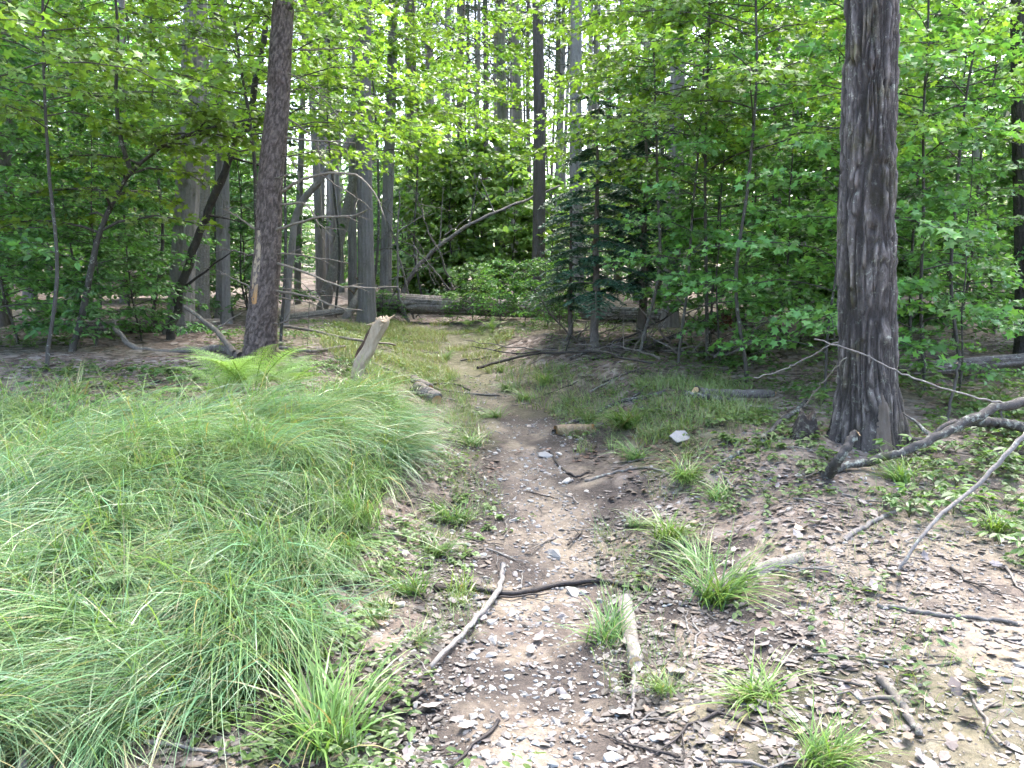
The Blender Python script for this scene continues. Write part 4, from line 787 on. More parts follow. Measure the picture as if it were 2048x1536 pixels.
stick('branch', p_, .05, .022, 'stick', 'long fallen branch bowing left from the pine\'s foot', 'branch', sides=10, seg=30, wig=.008, seed=38, forks=((.8, (-.4, .1, .5), .4, .01),))
p_ = [ground(470, 718, .05), at(430, 660, 8.9), at(368, 612, 9.2)]
stick('branch', p_, .034, .02, 'stick', 'fallen branch angled up left from the pine\'s foot', 'branch', sides=9, seed=39, forks=((.5, (.6, .1, .4), .35, .012),))
gstick('branch', [(200, 858), (270, 842), (350, 832)], 14, 9, 'lichen', 'mossy low branch at the edge of the tall grass by the leaf litter', 'branch', seed=40)
p_ = [at(1630, 678, 4.9), at(1720, 706, 4.85), at(1800, 745, 4.8), at(1870, 770, 4.8), at(1960, 798, 4.85), at(2002, 803, 4.9)]
stick('twig', p_, .004, .007, 'stick_grey', 'thin pale twig sweeping down right across the massive trunk', 'twig', sides=6, seg=30, seed=41)
p_ = [at(1508, 756, 5.2), at(1560, 742, 5.15), at(1610, 718, 5.1), at(1675, 683, 4.9)]
stick('twig', p_, .004, .005, 'stick_grey', 'thin pale twig rising to the massive trunk from its left', 'twig', sides=6, seg=24, seed=42)
p_ = [at(1610, 812, 5.5), at(1640, 770, 5.3), at(1690, 715, 5.1)]
stick('twig', p_, .006, .004, 'stick', 'thin dark twig slanting up before the massive trunk\'s left edge', 'twig', sides=6, seg=24, seed=43)
p_ = [col_at(1890, 5.9), at(1905, 790, 5.9), at(1918, 727, 5.9)]
stick('cut_stem', p_, .012, .010, 'bark_sapling', 'upright snapped stem with a pale tip right of the massive trunk', 'stick', seed=44, endcol=(.7, .6, .5))
gstick('stick', [(1100, 905), (1120, 935), (1150, 955), (1180, 945)], 6, 4, 'stick_wet', 'thin black hooked twig below the tan log chunk', seed=45)
gstick('stick', [(1170, 965), (1240, 945), (1300, 940), (1380, 965)], 6, 4, 'stick', 'thin bent stick across the upper path\'s right side', seed=46)
gstick('stick', [(1690, 1085), (1730, 1060), (1790, 1025)], 10, 7, 'stick_grey', 'grey weathered stick on the bare slope below the massive trunk', seed=47)
gstick('stick', [(650, 838), (700, 842)], 10, 8, 'stick', 'stub end poking from the grass mound', seed=48)
gstick('stick', [(148, 850), (190, 868), (225, 880)], 6, 4, 'stick', 'dark thin stick poking out of the grass on the left', seed=49, lift=.06)
gstick('branch', [(540, 660), (600, 668), (700, 690), (790, 700)], 6, 4, 'stick', 'thin fallen branch in pale grass between pine and snag', 'branch', seed=50, lift=.08)
gstick('branch', [(560, 705), (620, 712), (690, 700)], 8, 5, 'stick', 'grey fallen branch low behind the fern', 'branch', seed=51, lift=.05)
def old_stump():
    b_ = ground(1612, 872, -.03); rng = np.random.default_rng(4); mb = MB(); n, ns = 14, 24; z = np.linspace(0, .19, n); a = np.arange(ns) / ns * 6.283; A, Z = np.meshgrid(a, z); r = (.11 - .32 * Z) * (1 + .5 * (noise3(np.cos(A) * 2 + 3, np.sin(A) * 2 + 3, Z * 8, 5) - .5)); V = np.stack([r * np.cos(A), r * np.sin(A), Z * (1 + .5 * (noise2(A * 2, 0 * A, 9) - .5))], -1)
    i = np.arange(n - 1)[:, None] * ns; j = np.arange(ns)[None]; k = (j + 1) % ns; mb.add(V.reshape(-1, 3), np.stack([i + j, i + k, i + k + ns, i + j + ns], -1).reshape(-1, 4), (.34, .31, .29)); q = mb.n; mb.add(np.array([[0, 0, .12]]), np.zeros((0, 3), int), (.3, .27, .25)); jj = np.arange(ns); mb.f3.append(np.stack([(n - 1) * ns + jj, (n - 1) * ns + (jj + 1) % ns, np.full(ns, q)], -1))
    o = link('old_stump', mb.mesh('old_stump', M['lichen']), loc=b_); tag(o, 'small weathered rotting stump left of the massive trunk\'s foot', 'stump')
old_stump()
# brush pile on the right bank
rng = np.random.default_rng(31)
for k in range(34):
    px, py = rng.uniform(1110, 1500), rng.uniform(665, 728); g0 = ground(px, py, .05); az = rng.random() * 6.28; L = rng.uniform(.5, 1.5); up = rng.uniform(-.02, .5)
    p1 = g0 + L * np.array([math.cos(az) * .9, math.sin(az) * .5, up]); p1[2] = max(p1[2], gz(p1[0], p1[1]) + .04); mid = (g0 + p1) / 2 + rng.normal(0, .05, 3); mid[2] = max(mid[2], gz(mid[0], mid[1]) + .03)
    stick('dead_branch', [g0, mid, p1], rng.uniform(.008, .02), .004, ['stick', 'stick_grey', 'stick_wet', 'bark_dark'][k % 4], 'bare dead branch in the tangled brush pile below the hemlocks', 'branch', 'brush pile branches', sides=6, seg=12, wig=.008, seed=k, forks=tuple((rng.uniform(.3, .9), rng.normal(0, 1, 3) + [0, 0, .4], rng.uniform(.15, .5), .005) for _ in range(2)))
# sunlit dead stems in pale grass at the left of the log, and litter twigs
tw = []
for k in range(4):
    m_ = MB(); r_ = np.random.default_rng(k); L = 1.0; u = np.linspace(0, 1, 8); B = np.c_[u * L - .5, np.cumsum(r_.normal(0, .03, 8)), .03 * r_.random(8)]; m_.tube(B, .022 * (1 - .6 * u), 6, rough=.2, seed=k); 
    q = B[4]; m_.tube(q + np.array([.5, .5 * (-1) ** k, .05]) * np.linspace(0, .5, 4)[:, None], np.linspace(.012, .004, 4), 5); tw.append([m_.mesh('twig', M[x]) for x in ('stick', 'stick_grey', 'stick_wet')])
rng = np.random.default_rng(19); ntw = 0
while ntw < 170:
    px, py = rng.uniform(0, 2048), rng.uniform(690, 1530) ** 1.0
    if rng.random() > (1.25 - (py - 690) / 900): continue
    g0 = ground(px, py, .008)
    if inside(grass_zone, g0[:1], g0[1:2])[0]: continue
    ntw += 1; L = rng.uniform(.10, .38) * (1.6 if g0[1] > 7 else 1); az = rng.random() * 6.28
    nx_, ny_ = (gz(g0[0] + .1, g0[1]) - gz(g0[0] - .1, g0[1])) / .2, (gz(g0[0], g0[1] + .1) - gz(g0[0], g0[1] - .1)) / .2
    zone = ('path', 'on the path among stones') if abs(g0[0] - xpath(g0[1])) < .55 else (('left', 'on the leaf litter left of the path') if g0[0] < xpath(g0[1]) else ('right', 'on the leaf litter right of the path'))
    o = link('twig', tw[ntw % 4][int(rng.random() * 3)], loc=g0, rot=(ny_, -nx_ * math.cos(az), az), scale=(L, L, L * .9)); tag(o, 'small dead twig lying ' + zone[1], 'twig', 'litter twigs, ' + zone[0])

# pine cone
def cone():
    b_ = ground(1250, 1362, .022); mb = MB(); n = 60
    for k in range(n):
        t = k / n; az = k * 2.4; r = .019 * math.sin(math.pi * (.12 + .85 * t)) ; d = np.array([math.cos(az), math.sin(az), .5]); p = np.array([0, 0, (t - .5) * .075]); s = unit(np.cross(d, [0, 0, 1]))
        mb.add([p + d * .004, p + d * r + s * .006 + [0, 0, .002], p + d * r * 1.18 + [0, 0, .006], p + d * r - s * .006 + [0, 0, .002]], [(0, 1, 2, 3)], (.10, .07, .055))
    mb.tube([(0, 0, -.04), (0, 0, .04)], .006, 6, (.08, .05, .04))
    o = link('pine_cone', mb.mesh('pine_cone', M['stone'], False), loc=b_, rot=(1.45, .1, .35)); tag(o, 'small brown pine cone by the lower end of the birch piece', 'pine cone')
cone()

# ------------------------------------------------------------------ fern
def frond_mesh(seed, L=.6):
    rng = np.random.default_rng(seed); mb = MB(); n = 17; u = np.linspace(0, 1, n + 4)
    th = R(62) - R(80) * u ** 1.1; ds = L / len(u); x = np.cumsum(np.cos(th)) * ds; z = np.cumsum(np.sin(th)) * ds; S = np.c_[x, 0 * x, z]
    mb.tube(S, np.linspace(.0035, .001, len(u)), 5, (.13, .19, .05)); PP, DD, NN, SS = [], [], [], []
    for k in range(n):
        p = S[k + 3]; tdir = unit(np.array([math.cos(th[k + 3]), 0, math.sin(th[k + 3])])); nrm = np.cross(tdir, [0, 1, 0]) * -1; t = (k + 1) / n; pl = L * .26 * math.sin(math.pi * min(1, .22 + .8 * t)) ** .9 * (1.02 - t) ** .35 + .006
        for sg in (-1, 1):
            d = unit(tdir * .45 + np.array([0, sg, 0]) - nrm * .12); m_ = max(4, int(pl / .011)); s = np.arange(m_) / m_; pt = p + d * (pl * s)[:, None]; pt[:, 2] -= .25 * pl * s ** 2
            for q in (-1, 1):
                PP.append(pt); DD.append(np.repeat((d * .5 + tdir * q)[None], m_, 0)); NN.append(np.repeat(nrm[None], m_, 0) + rng.normal(0, .12, (m_, 3))); SS.append(.019 * (1.05 - s * .85) * (pl / (L * .26)) ** .4)
    PP = np.concatenate(PP); n_ = len(PP); put_leaves(mb, (DIAM[0] * [1, .8, 1], DIAM[1]), PP, np.concatenate(DD), np.concatenate(NN), np.concatenate(SS), leaf_cols(rng, n_, (.20, .33, .10), .18, .2)); return mb.mesh('frond', M['fern'], False)
FR = [frond_mesh(k) for k in range(3)]
def fern(px, py, nf, sc, label, seed, span=(0, 6.28)):
    rng = np.random.default_rng(seed); r = link('fern', None, loc=ground(px, py)); tag(r, label, 'fern', 'ferns')
    for k in range(nf):
        az = span[0] + (span[1] - span[0]) * (k + rng.uniform(-.3, .3)) / nf; s = sc * rng.uniform(.75, 1.15)
        link('frond', FR[k % 3], r, loc=(rng.normal(0, .03), rng.normal(0, .03), 0), rot=(rng.normal(0, .15), rng.normal(.0, .22), az), scale=(s, s, s))
fern(505, 800, 14, 1.25, 'largest bright green fern at the grass edge before the scarred pine', 1)
fern(438, 800, 10, 1.0, 'bright fern just left of the largest one', 2)
fern(578, 785, 10, 1.0, 'bright fern just right of the largest one, at the pine\'s foot', 3)
fern(940, 655, 8, .7, 'small pale fern before the fallen log', 4); fern(985, 660, 8, .6, 'small pale fern before the log, right of its twin', 5)

# ------------------------------------------------------------------ grass
def blades(mb, Pt, az, L, wd, th0, th1, col, segs=6, p=1.0, lift=.012, rng=None, clampz=True, tipcol=None):
    n = len(L); d = np.c_[np.cos(az), np.sin(az)]; X = np.zeros((n, segs + 1, 3)); X[:, 0] = Pt; cur = np.array(Pt, float); curl = rng.normal(0, .25, n)
    for k in range(segs):
        t = ((k + .5) / segs) ** p; th = th0 + (th1 - th0) * t; a2 = az + curl * t; st = L / segs
        cur = cur + np.c_[np.sin(th) * np.cos(a2) * st, np.sin(th) * np.sin(a2) * st, np.cos(th) * st]; X[:, k + 1] = cur
    if clampz:
        h = height(X[..., 0].ravel(), X[..., 1].ravel()).reshape(n, segs + 1) + lift * (1 + 3 * rng.random((n, 1))) * np.linspace(0, 1, segs + 1); X[..., 2] = np.maximum(X[..., 2], h - .01)
    side = np.c_[-d[:, 1], d[:, 0], rng.normal(0, .5, n)]; side = unit(side)
    w_ = wd[:, None] * np.interp(np.linspace(0, 1, segs + 1), [0, .3, 1], [.7, 1, .06])[None] * .5
    A = X + side[:, None] * w_[..., None]; B = X - side[:, None] * w_[..., None]; V = np.stack([A, B], 2).reshape(n, -1, 3); m = 2 * (segs + 1)
    f = np.array([(2 * k, 2 * k + 1, 2 * k + 3, 2 * k + 2) for k in range(segs)]); g = np.linspace(0, 1, segs + 1)
    C = col[:, None, :] * (1.0 + 0 * g[None, :, None])
    if tipcol is not None: C = C * (1 - (g ** 3)[None, :, None] * tipcol[:, None, None]) + np.array([.30, .25, .12]) * (g ** 3)[None, :, None] * tipcol[:, None, None]
    mb.add(V.reshape(-1, 3), (f[None] + (np.arange(n) * m)[:, None, None]).reshape(-1, 4), np.repeat(C, 2, 1).reshape(-1, 3))
def grass_cols(rng, n, base=(.105, .165, .055), dry=.12):
    c = np.array(base)[None] * rng.uniform(.65, 1.3, (n, 1)); k = rng.random(n) < dry; c[k] = np.array([.26, .22, .12]) * rng.uniform(.6, 1.2, (k.sum(), 1)); y = rng.random((n, 1)) * .22; return c * (1 - y) + y * np.array([.16, .22, .05])
def rand_in(poly, n, rng):
    a = np.array(poly); lo, hi = a.min(0), a.max(0); out = []
    while sum(map(len, out)) < n:
        q = rng.uniform(lo, hi, (n * 2, 2)); out.append(q[inside(poly, q[:, 0], q[:, 1])])
    return np.concatenate(out)[:n]
def long_grass():
    rng = np.random.default_rng(2); mb = MB(); nc, per = 900, 74
    zone = [(max(x, -5.5), y) for x, y in grass_zone]
    q = rand_in(zone, nc, rng); clr = ground(850, 800); q = q[np.hypot(q[:, 0] - clr[0] + .1, q[:, 1] - clr[1] + .3) > .62]; nc = len(q)
    # clumps arch over and lie down the bank, toward the path and the viewer, in swirls that differ from clump to clump
    ang = -0.7 + 3.6 * (noise2(q[:, 0] * .7, q[:, 1] * .7, 51) - .5) + 2.4 * (noise2(q[:, 0] * 1.9, q[:, 1] * 1.9, 52) - .5) + rng.normal(0, .35, nc)
    k = np.repeat(np.arange(nc), per); n = len(k); P = q[k] + rng.normal(0, .04, (n, 2)); cl = rng.uniform(.45, 1.5, nc); L = rng.uniform(.30, .60, n) * cl[k]
    tone = rng.uniform(.7, 1.25, nc)[k][:, None] * np.where(rng.random((nc, 1)) < .35, [[1.02, 1.0, .8]], [[.9, 1.0, 1.12]])[k]
    t1 = rng.uniform(1.55, 2.3, nc)[k]
    blades(mb, np.c_[P, height(P[:, 0], P[:, 1]) - .01], ang[k] + rng.normal(0, .45, n), L, rng.choice([.002, .003, .003, .0045, .0075], n) * rng.uniform(.8, 1.2, n), rng.uniform(.0, .6, n), t1 + rng.normal(0, .2, n), grass_cols(rng, n, (.115, .235, .115), .10) * tone, 5, .6, .035, rng, True, rng.random(n) * .6)
    n = 5000; q = rand_in(zone, n, rng)       # looser upright and crossing blades
    blades(mb, np.c_[q, height(q[:, 0], q[:, 1])], rng.random(n) * 6.28, rng.uniform(.2, .55, n), rng.uniform(.003, .008, n), rng.uniform(0, .4, n), rng.uniform(.7, 1.9, n), grass_cols(rng, n, (.15, .25, .07), .12), 5, 1, .02, rng)
    o = link('long_grass', mb.mesh('long_grass', M['grass'])); tag(o, 'long lax grass combed over the bank left of the path', 'grass', kind='stuff')
long_grass()
def short_grass():
    rng = np.random.default_rng(3); mb = MB()
    for poly, n, L0, base, dry in ((far_grass, 17000, .085, (.19, .25, .09), .25), (right_grass, 3200, .10, (.15, .22, .07), .12), (mid_grass, 1300, .11, (.14, .22, .07), .1)):
        q = rand_in(poly, n * 2, rng); q = q[(noise2(q[:, 0] * 2.2, q[:, 1] * 2.2, 61) > .42) & (np.abs(q[:, 0] - xpath(q[:, 1])) > (.32 * noise2(q[:, 0] * 3, q[:, 1] * 3, 64) + .12) * sstep(13.5, 9, q[:, 1]))][:n]; n = len(q)
        blades(mb, np.c_[q, height(q[:, 0], q[:, 1])], rng.random(n) * 6.28, L0 * rng.uniform(.5, 1.6, n), rng.uniform(.004, .008, n), rng.uniform(0, .5, n), rng.uniform(.6, 1.7, n), grass_cols(rng, n, base, dry), 3, 1, .01, rng, False)
    # thin sprinkle at the edges of the path
    n = 26000; y = rng.uniform(2.3, 11, n); x = xpath(y) + rng.normal(0, 1.0, n); keep = (noise2(x * 1.9, y * 1.9, 62) > .5) & (np.abs(x - xpath(y)) > np.where(y > 7, .38, .28)) & ~inside(grass_zone, x, y); x, y = x[keep], y[keep]; n = len(x)
    blades(mb, np.c_[x, y, height(x, y)], rng.random(n) * 6.28, rng.uniform(.05, .16, n), rng.uniform(.0018, .0035, n), rng.uniform(0, .6, n), rng.uniform(.8, 1.9, n), grass_cols(rng, n, (.12, .19, .06), .15), 3, 1, .01, rng, False)
    o = link('short_grass', mb.mesh('short_grass', M['grass'])); tag(o, 'thin short grass along the path edges and by the fallen log', 'grass', kind='stuff')
short_grass()
def tuft_mesh(seed, n, L0, w0, base):
    rng = np.random.default_rng(seed); mb = MB(); az = rng.random(n) * 6.28; az = np.where(rng.random(n) < .45, rng.normal(rng.random() * 6.28, .5, n), az)
    blades(mb, np.c_[rng.normal(0, .038, n), rng.normal(0, .03, n), np.full(n, -.01)], az, L0 * rng.uniform(.25, 1.25, n), rng.uniform(.7, 1.2, n) * w0, rng.uniform(.05, .7, n), rng.uniform(.8, 2.3, n), grass_cols(rng, n, base, .12), 6, .9, 0, rng, False, rng.random(n) * .3); return mb.mesh('tuft', M['grass'])
TU = [tuft_mesh(81, 170, .28, .007, (.14, .26, .05)), tuft_mesh(82, 140, .26, .006, (.10, .21, .055)), tuft_mesh(83, 200, .32, .006, (.12, .23, .055)), tuft_mesh(84, 110, .22, .005, (.12, .21, .07))]
TL = [(175, 1500, 1.0, 0, 'bright broad-bladed tuft in the lower left corner'), (655, 1500, 1.15, 2, 'big fresh tuft at the bottom edge left of the path'), (870, 1110, .75, 1, 'tuft on the path\'s left edge above the black branch'), (835, 1285, .65, 3, 'tuft left of the grey stick\'s lower end'), (745, 1250, .6, 3, 'thin tuft at the long grass\'s edge, left of the grey stick'),
      (905, 1045, .8, 1, 'dark tuft at the foot of the grass bank'), (1340, 1075, .95, 0, 'bright yellow-green tuft right of the path'), (1275, 1055, .6, 1, 'smaller tuft left of the bright yellow-green one'), (1215, 1280, .8, 1, 'tuft against the left side of the birch piece'), (1430, 1205, 1.1, 2, 'wide spraying tuft at the pale rotted log'),
      (1520, 1400, .85, 0, 'upright tuft among pale leaves in the lower right'), (1330, 1385, .7, 3, 'thin tuft right of the birch piece'), (1640, 1530, .7, 0, 'tuft at the bottom edge in the lower right'), (1440, 1000, .7, 1, 'tuft on the right bank below the lichened short stick'), (1050, 800, 1.0, 1, 'dark tuft in the middle of the far path bend'),
      (1020, 780, .9, 1, 'tuft just left of the dark bend tuft'), (1180, 845, .9, 3, 'tuft behind the tan log chunk'), (1260, 855, 1.2, 2, 'large tuft on the right bank above the flat slab'), (945, 890, .9, 1, 'tuft left of the tan log chunk on the grass edge'), (1270, 920, .8, 1, 'tuft on the right path edge below the slab'), (1140, 805, .8, 3, 'tuft right of the dark bend tuft'),
      (715, 800, 1.0, 1, 'coarse tuft at the splintered snag\'s foot'), (1320, 870, .7, 3, 'fine tuft by the flat slab'), (1800, 965, .7, 0, 'sparse tuft before the thick lichened branch'), (130, 800, 1.5, 3, 'tall wispy tuft at the thin left sapling\'s foot'), (1990, 1060, .7, 0, 'green tuft among seedlings at the right edge'), (900, 760, .8, 3, 'tuft on the path\'s far left side'), (890, 720, .8, 1, 'tuft farther up the path'), (960, 690, .8, 3, 'pale tuft near the log at the path\'s end'), (985, 835, .9, 1, 'tuft in the middle of the upper path, left of the tan log chunk'), (1090, 770, .8, 2, 'dense tuft on the brown bank of the far bend'), (1000, 745, .7, 3, 'fine tuft under the long bowed branch\'s left end'), (1370, 960, .9, 2, 'broad tuft above the bright yellow-green one'), (1395, 1130, .8, 1, 'tuft just above the pale rotted log\'s left end'), (820, 1190, .8, 1, 'tuft left of the black branch\'s tip')]
for k, (px, py, s, v, lab) in enumerate(TL):
    o = link('grass_tuft', TU[v], loc=ground(px, py), rot=(.15 * math.sin(k * 3.1), .15 * math.cos(k * 2.3), k * 1.3), scale=(s * 1.3, s * 1.3, s * (1.0 + .25 * math.sin(k * 1.7)))); tag(o, lab, 'grass', 'grass tufts')
TU += [tuft_mesh(85, 26, .2, .004, (.12, .2, .06)), tuft_mesh(86, 40, .16, .005, (.14, .22, .05)), tuft_mesh(87, 16, .26, .004, (.13, .2, .08))]
rng = np.random.default_rng(88); nt_ = 0
while nt_ < 90:
    y = rng.uniform(2.6, 10); sd1 = rng.choice([-1, 1]); x = xpath(y) + sd1 * (.35 + abs(rng.normal(0, .45)))
    if inside(grass_zone, np.array([x]), np.array([y]))[0] or (noise2(np.array([x * 1.2]), np.array([y * 1.2]), 63)[0] < .45): continue
    nt_ += 1; s_ = rng.uniform(.4, 1.1); o = link('grass_tuft', TU[4 + int(rng.random() * 3)], loc=(x, y, gz(x, y)), rot=(rng.normal(0, .2), rng.normal(0, .2), rng.random() * 6.28), scale=(s_, s_, s_ * rng.uniform(.7, 1.1)))
    tag(o, 'small thin grass tuft on the %s side of the path' % ('left' if sd1 < 0 else 'right'), 'grass', 'small grass tufts, ' + ('left' if sd1 < 0 else 'right'))

# ------------------------------------------------------------------ stones and gravel
def rock_mesh(seed):
    rng = np.random.default_rng(seed); import bmesh
    bm = bmesh.new(); pts = unit(rng.normal(0, 1, (12, 3))) * rng.uniform(.75, 1.1, (12, 1)) * [1, rng.uniform(.6, .9), rng.uniform(.28, .5)]
    for p in pts: bm.verts.new(p)
    r_ = bmesh.ops.convex_hull(bm, input=bm.verts); bm.verts.ensure_lookup_table(); bm.verts.index_update(); used = [v for v in bm.verts if v.link_faces]
    idx = {v: i for i, v in enumerate(used)}; V = np.array([v.co[:] for v in used]); F = np.array([[idx[v] for v in f.verts] for f in bm.faces]); bm.free(); return V, F
ROCK = [rock_mesh(k) for k in range(8)]
SC = [(.27, .255, .235), (.22, .21, .20), (.32, .30, .27), (.18, .165, .16), (.27, .23, .19), (.22, .23, .23)]
def gravel():
    rng = np.random.default_rng(6); mb = MB(); n = 8600; y = 2.2 + 8 * rng.random(n) ** 1.7; x = xpath(y) + rng.normal(0, .36, n)
    n2 = 4000; y2 = rng.uniform(2.2, 5.8, n2); x2 = xpath(y2) + rng.uniform(.5, 2.6, n2); x = np.r_[x, x2]; y = np.r_[y, y2]
    keep = (noise2(x * 1.6, y * 1.6, 71) > rng.uniform(.2, .6, len(x))) & ~inside(grass_zone, x, y); x, y = x[keep], y[keep]; n = len(x); z = height(x, y); sz = .005 + .015 * rng.random(n) ** 2.5
    for k in range(8):
        i = np.nonzero(np.arange(n) % 8 == k)[0]; V, F = ROCK[k]; a = rng.random(len(i)) * 6.28; ca, sa = np.cos(a)[:, None], np.sin(a)[:, None]
        W_ = np.stack([V[None, :, 0] * ca - V[None, :, 1] * sa, V[None, :, 0] * sa + V[None, :, 1] * ca, np.repeat(V[None, :, 2], len(i), 0)], -1) * sz[i][:, None, None] + np.c_[x[i], y[i], z[i] + sz[i] * .15][:, None]
        c = np.array(SC)[rng.integers(0, 6, len(i))] * rng.uniform(.6, 1.25, (len(i), 1)); mb.add(W_.reshape(-1, 3), (F[None] + (np.arange(len(i)) * len(V))[:, None, None]).reshape(-1, 3), np.repeat(c, len(V), 0))
    o = link('gravel', mb.mesh('gravel', M['stone'], False)); tag(o, 'fine gravel strewn over the dirt path', 'gravel', kind='stuff')
gravel()
RM = []
for k in range(8):
    for c in (k % 6, (k + 3) % 6): mb = MB(); mb.add(*ROCK[k], SC[c]); RM.append(mb.mesh('stone', M['stone'], False))
BIG = [(1108, 1112, 20, 'palest large stone above the black branch on the path'), (1145, 1190, 22, 'flat pale stone tucked under the black branch'), (800, 1212, 18, 'pale stone left of the path near the black branch\'s end'), (968, 1222, 16, 'grey square stone against the grey stick'), (1025, 1228, 18, 'greyish flat stone right of the grey stick'), (980, 1247, 16, 'tilted pale stone at the grey stick'), (1020, 1272, 11, 'white chip stone in the gravel centre'), (985, 1285, 14, 'pale double stone in the gravel centre'),
       (1090, 915, 17, 'flat pale slab stone high on the path'), (1118, 910, 10, 'small pale stone beside the slab stone high on the path'), (1135, 965, 15, 'pale flat stone at the path\'s upper right'), (1410, 1375, 12, 'round pale stone right of the birch piece'), (1955, 1420, 13, 'pale blocky stone among lower right leaves'), (1735, 1380, 11, 'pale oval stone by the crooked stick'), (1200, 1372, 11, 'pale stone left of the pine cone'), (1228, 1365, 10, 'greyish stone touching the pine cone'), (1225, 1525, 20, 'pale stone cut by the bottom edge'), (2040, 1335, 16, 'grey stone cut by the right edge')]
rng = np.random.default_rng(8)
for k, (px, py, r, lab) in enumerate(BIG):
    g0 = ground(px, py); s = r / FPX * np.linalg.norm(g0 - CAM) * 1.05; o = link('stone', RM[(k * 2 + (2 if k % 2 else 0)) % 16], loc=g0 + [0, 0, s * .15], rot=(rng.normal(0, .15), rng.normal(0, .15), rng.random() * 6.28), scale=s); tag(o, lab, 'stone', 'stones on the path')
sl_ = MB(); V = np.array([(-.5, -.3, 0), (.45, -.38, 0), (.55, .22, 0), (.05, .42, 0), (-.55, .25, 0)]); sl_.add(np.vstack([V + [0, 0, .06], V]), np.array([(i, (i + 1) % 5, 5 + (i + 1) % 5, 5 + i) for i in range(5)]), (.22, .21, .20)); sl_.f3.append(np.array([(0, 1, 2), (0, 2, 3), (0, 3, 4)]))
g0 = ground(1360, 882, .03); o = link('flat_stone', sl_.mesh('flat_stone', M['stone'], False), loc=g0, rot=(.55, -.15, .6), scale=.15); tag(o, 'flat grey slab tilted on the right bank', 'stone')
for k in range(290):
    y = 2.45 + 5.2 * rng.random() ** 1.5; x = xpath(y) + rng.normal(0, .33); side = k % 5 == 0
    if side: x = xpath(y) + rng.uniform(.6, 2.4); y = min(y, 5)
    if inside(grass_zone, np.array([x]), np.array([y]))[0]: continue
    s = rng.uniform(.013, .036); o = link('stone', RM[int(rng.random() * 16)], loc=(x, y, gz(x, y) + s * .12), rot=(rng.normal(0, .2), rng.normal(0, .2), rng.random() * 6.28), scale=s)
    tag(o, 'small angular stone on the slope right of the path' if side else 'small angular stone in the gravel of the path', 'stone', 'loose stones, slope' if side else 'loose stones, path')

# ------------------------------------------------------------------ dead leaves
LC = np.array([(.22, .197, .19), (.19, .165, .16), (.14, .11, .095), (.18, .135, .105), (.25, .228, .22), (.09, .075, .072), (.27, .20, .15)])
def litter_place(n, rng):
    y = 2.1 + 11 * rng.random(n) ** 1.5; x = rng.uniform(-1, 1, n) * (y * .72 + .6); s = x - xpath(y)
    p = np.where(np.abs(s) < .3, .12, 1.0) * np.where(s > 0, 1.0, .75); p = np.where((np.abs(s) > .3) & (np.abs(s) < .7), .9, p)
    p = p * (.25 + .9 * sstep(.35, .6, noise2(x * 1.7, y * 1.7, 81))); ing = inside(grass_zone, x, y); p = np.where(ing, .12, p); keep = rng.random(n) < p; return x[keep], y[keep]
def litter():
    rng = np.random.default_rng(4); mb = MB(); x, y = litter_place(108000, rng); n = len(x); s = x - xpath(y); a = rng.random(n) * 6.28
    D = np.c_[np.cos(a), np.sin(a), rng.normal(0, .05, n)]; Nn = np.c_[rng.normal(0, .10, n), rng.normal(0, .10, n), np.ones(n)]
    c = LC[np.minimum(6, rng.integers(0, 7, n))] * rng.uniform(.65, 1.0, (n, 1)); c = (c * .62 + .38 * np.array([.175, .15, .135])) * rng.choice([.55, .8, .95], (n, 1)); brown = (y > 5.6); c[brown] = c[brown] * [1.0, .74, .62]; wet = (np.abs(np.abs(s) - .42) < .25) & (rng.random(n) < .55) | (rng.random(n) < .05); c[wet] *= .35
    sz = .012 + .058 * rng.random(n) ** 2.2; P = np.c_[x, y, height(x, y) + rng.uniform(.001, .007, n)]
    i = rng.random(n) < .3; put_leaves(mb, OAK, P[i], D[i], Nn[i], sz[i], c[i]); i = ~i; put_leaves(mb, (OVATE[0] * [1, 1.15, .7], OVATE[1]), P[i], D[i], Nn[i], sz[i] * .9, c[i])
    o = link('leaf_litter', mb.mesh('leaf_litter', M['litter'], False)); tag(o, 'layer of dead brown and grey leaves on the forest floor', 'leaves', kind='stuff')
litter()
DL = []
for k in range(6):
    mb = MB(); V, F = OAK; Vc = V.copy(); r_ = np.random.default_rng(k); Vc[:, 2] += .35 * (Vc[:, 0] - .5) ** 2 * r_.uniform(-1, 1.6) + .5 * Vc[:, 1] ** 2; mb.add(Vc - [.5, 0, 0], F, LC[[0, 1, 3, 2, 6, 1][k]] * .9); DL.append(mb.mesh('dead_leaf', M['litter'], False))
rng = np.random.default_rng(14); nl = 0
while nl < 160:
    px, py = rng.uniform(560, 2048), rng.uniform(960, 1536); g0 = ground(px, py)
    sx = g0[0] - xpath(g0[1])
    if inside(grass_zone, g0[:1], g0[1:2])[0] or (abs(sx) < .35 and rng.random() < .8): continue
    nl += 1; o = link('dead_leaf', DL[nl % 6], loc=g0 + [0, 0, .02], rot=(rng.normal(0, .3), rng.normal(0, .3), rng.random() * 6.28), scale=rng.uniform(.05, .085)); right = sx > 0
    tag(o, 'curled dead leaf lying on the litter right of the path' if right else 'curled dead leaf lying on the litter left of the path', 'leaf', 'single dead leaves, ' + ('right' if right else 'left'))

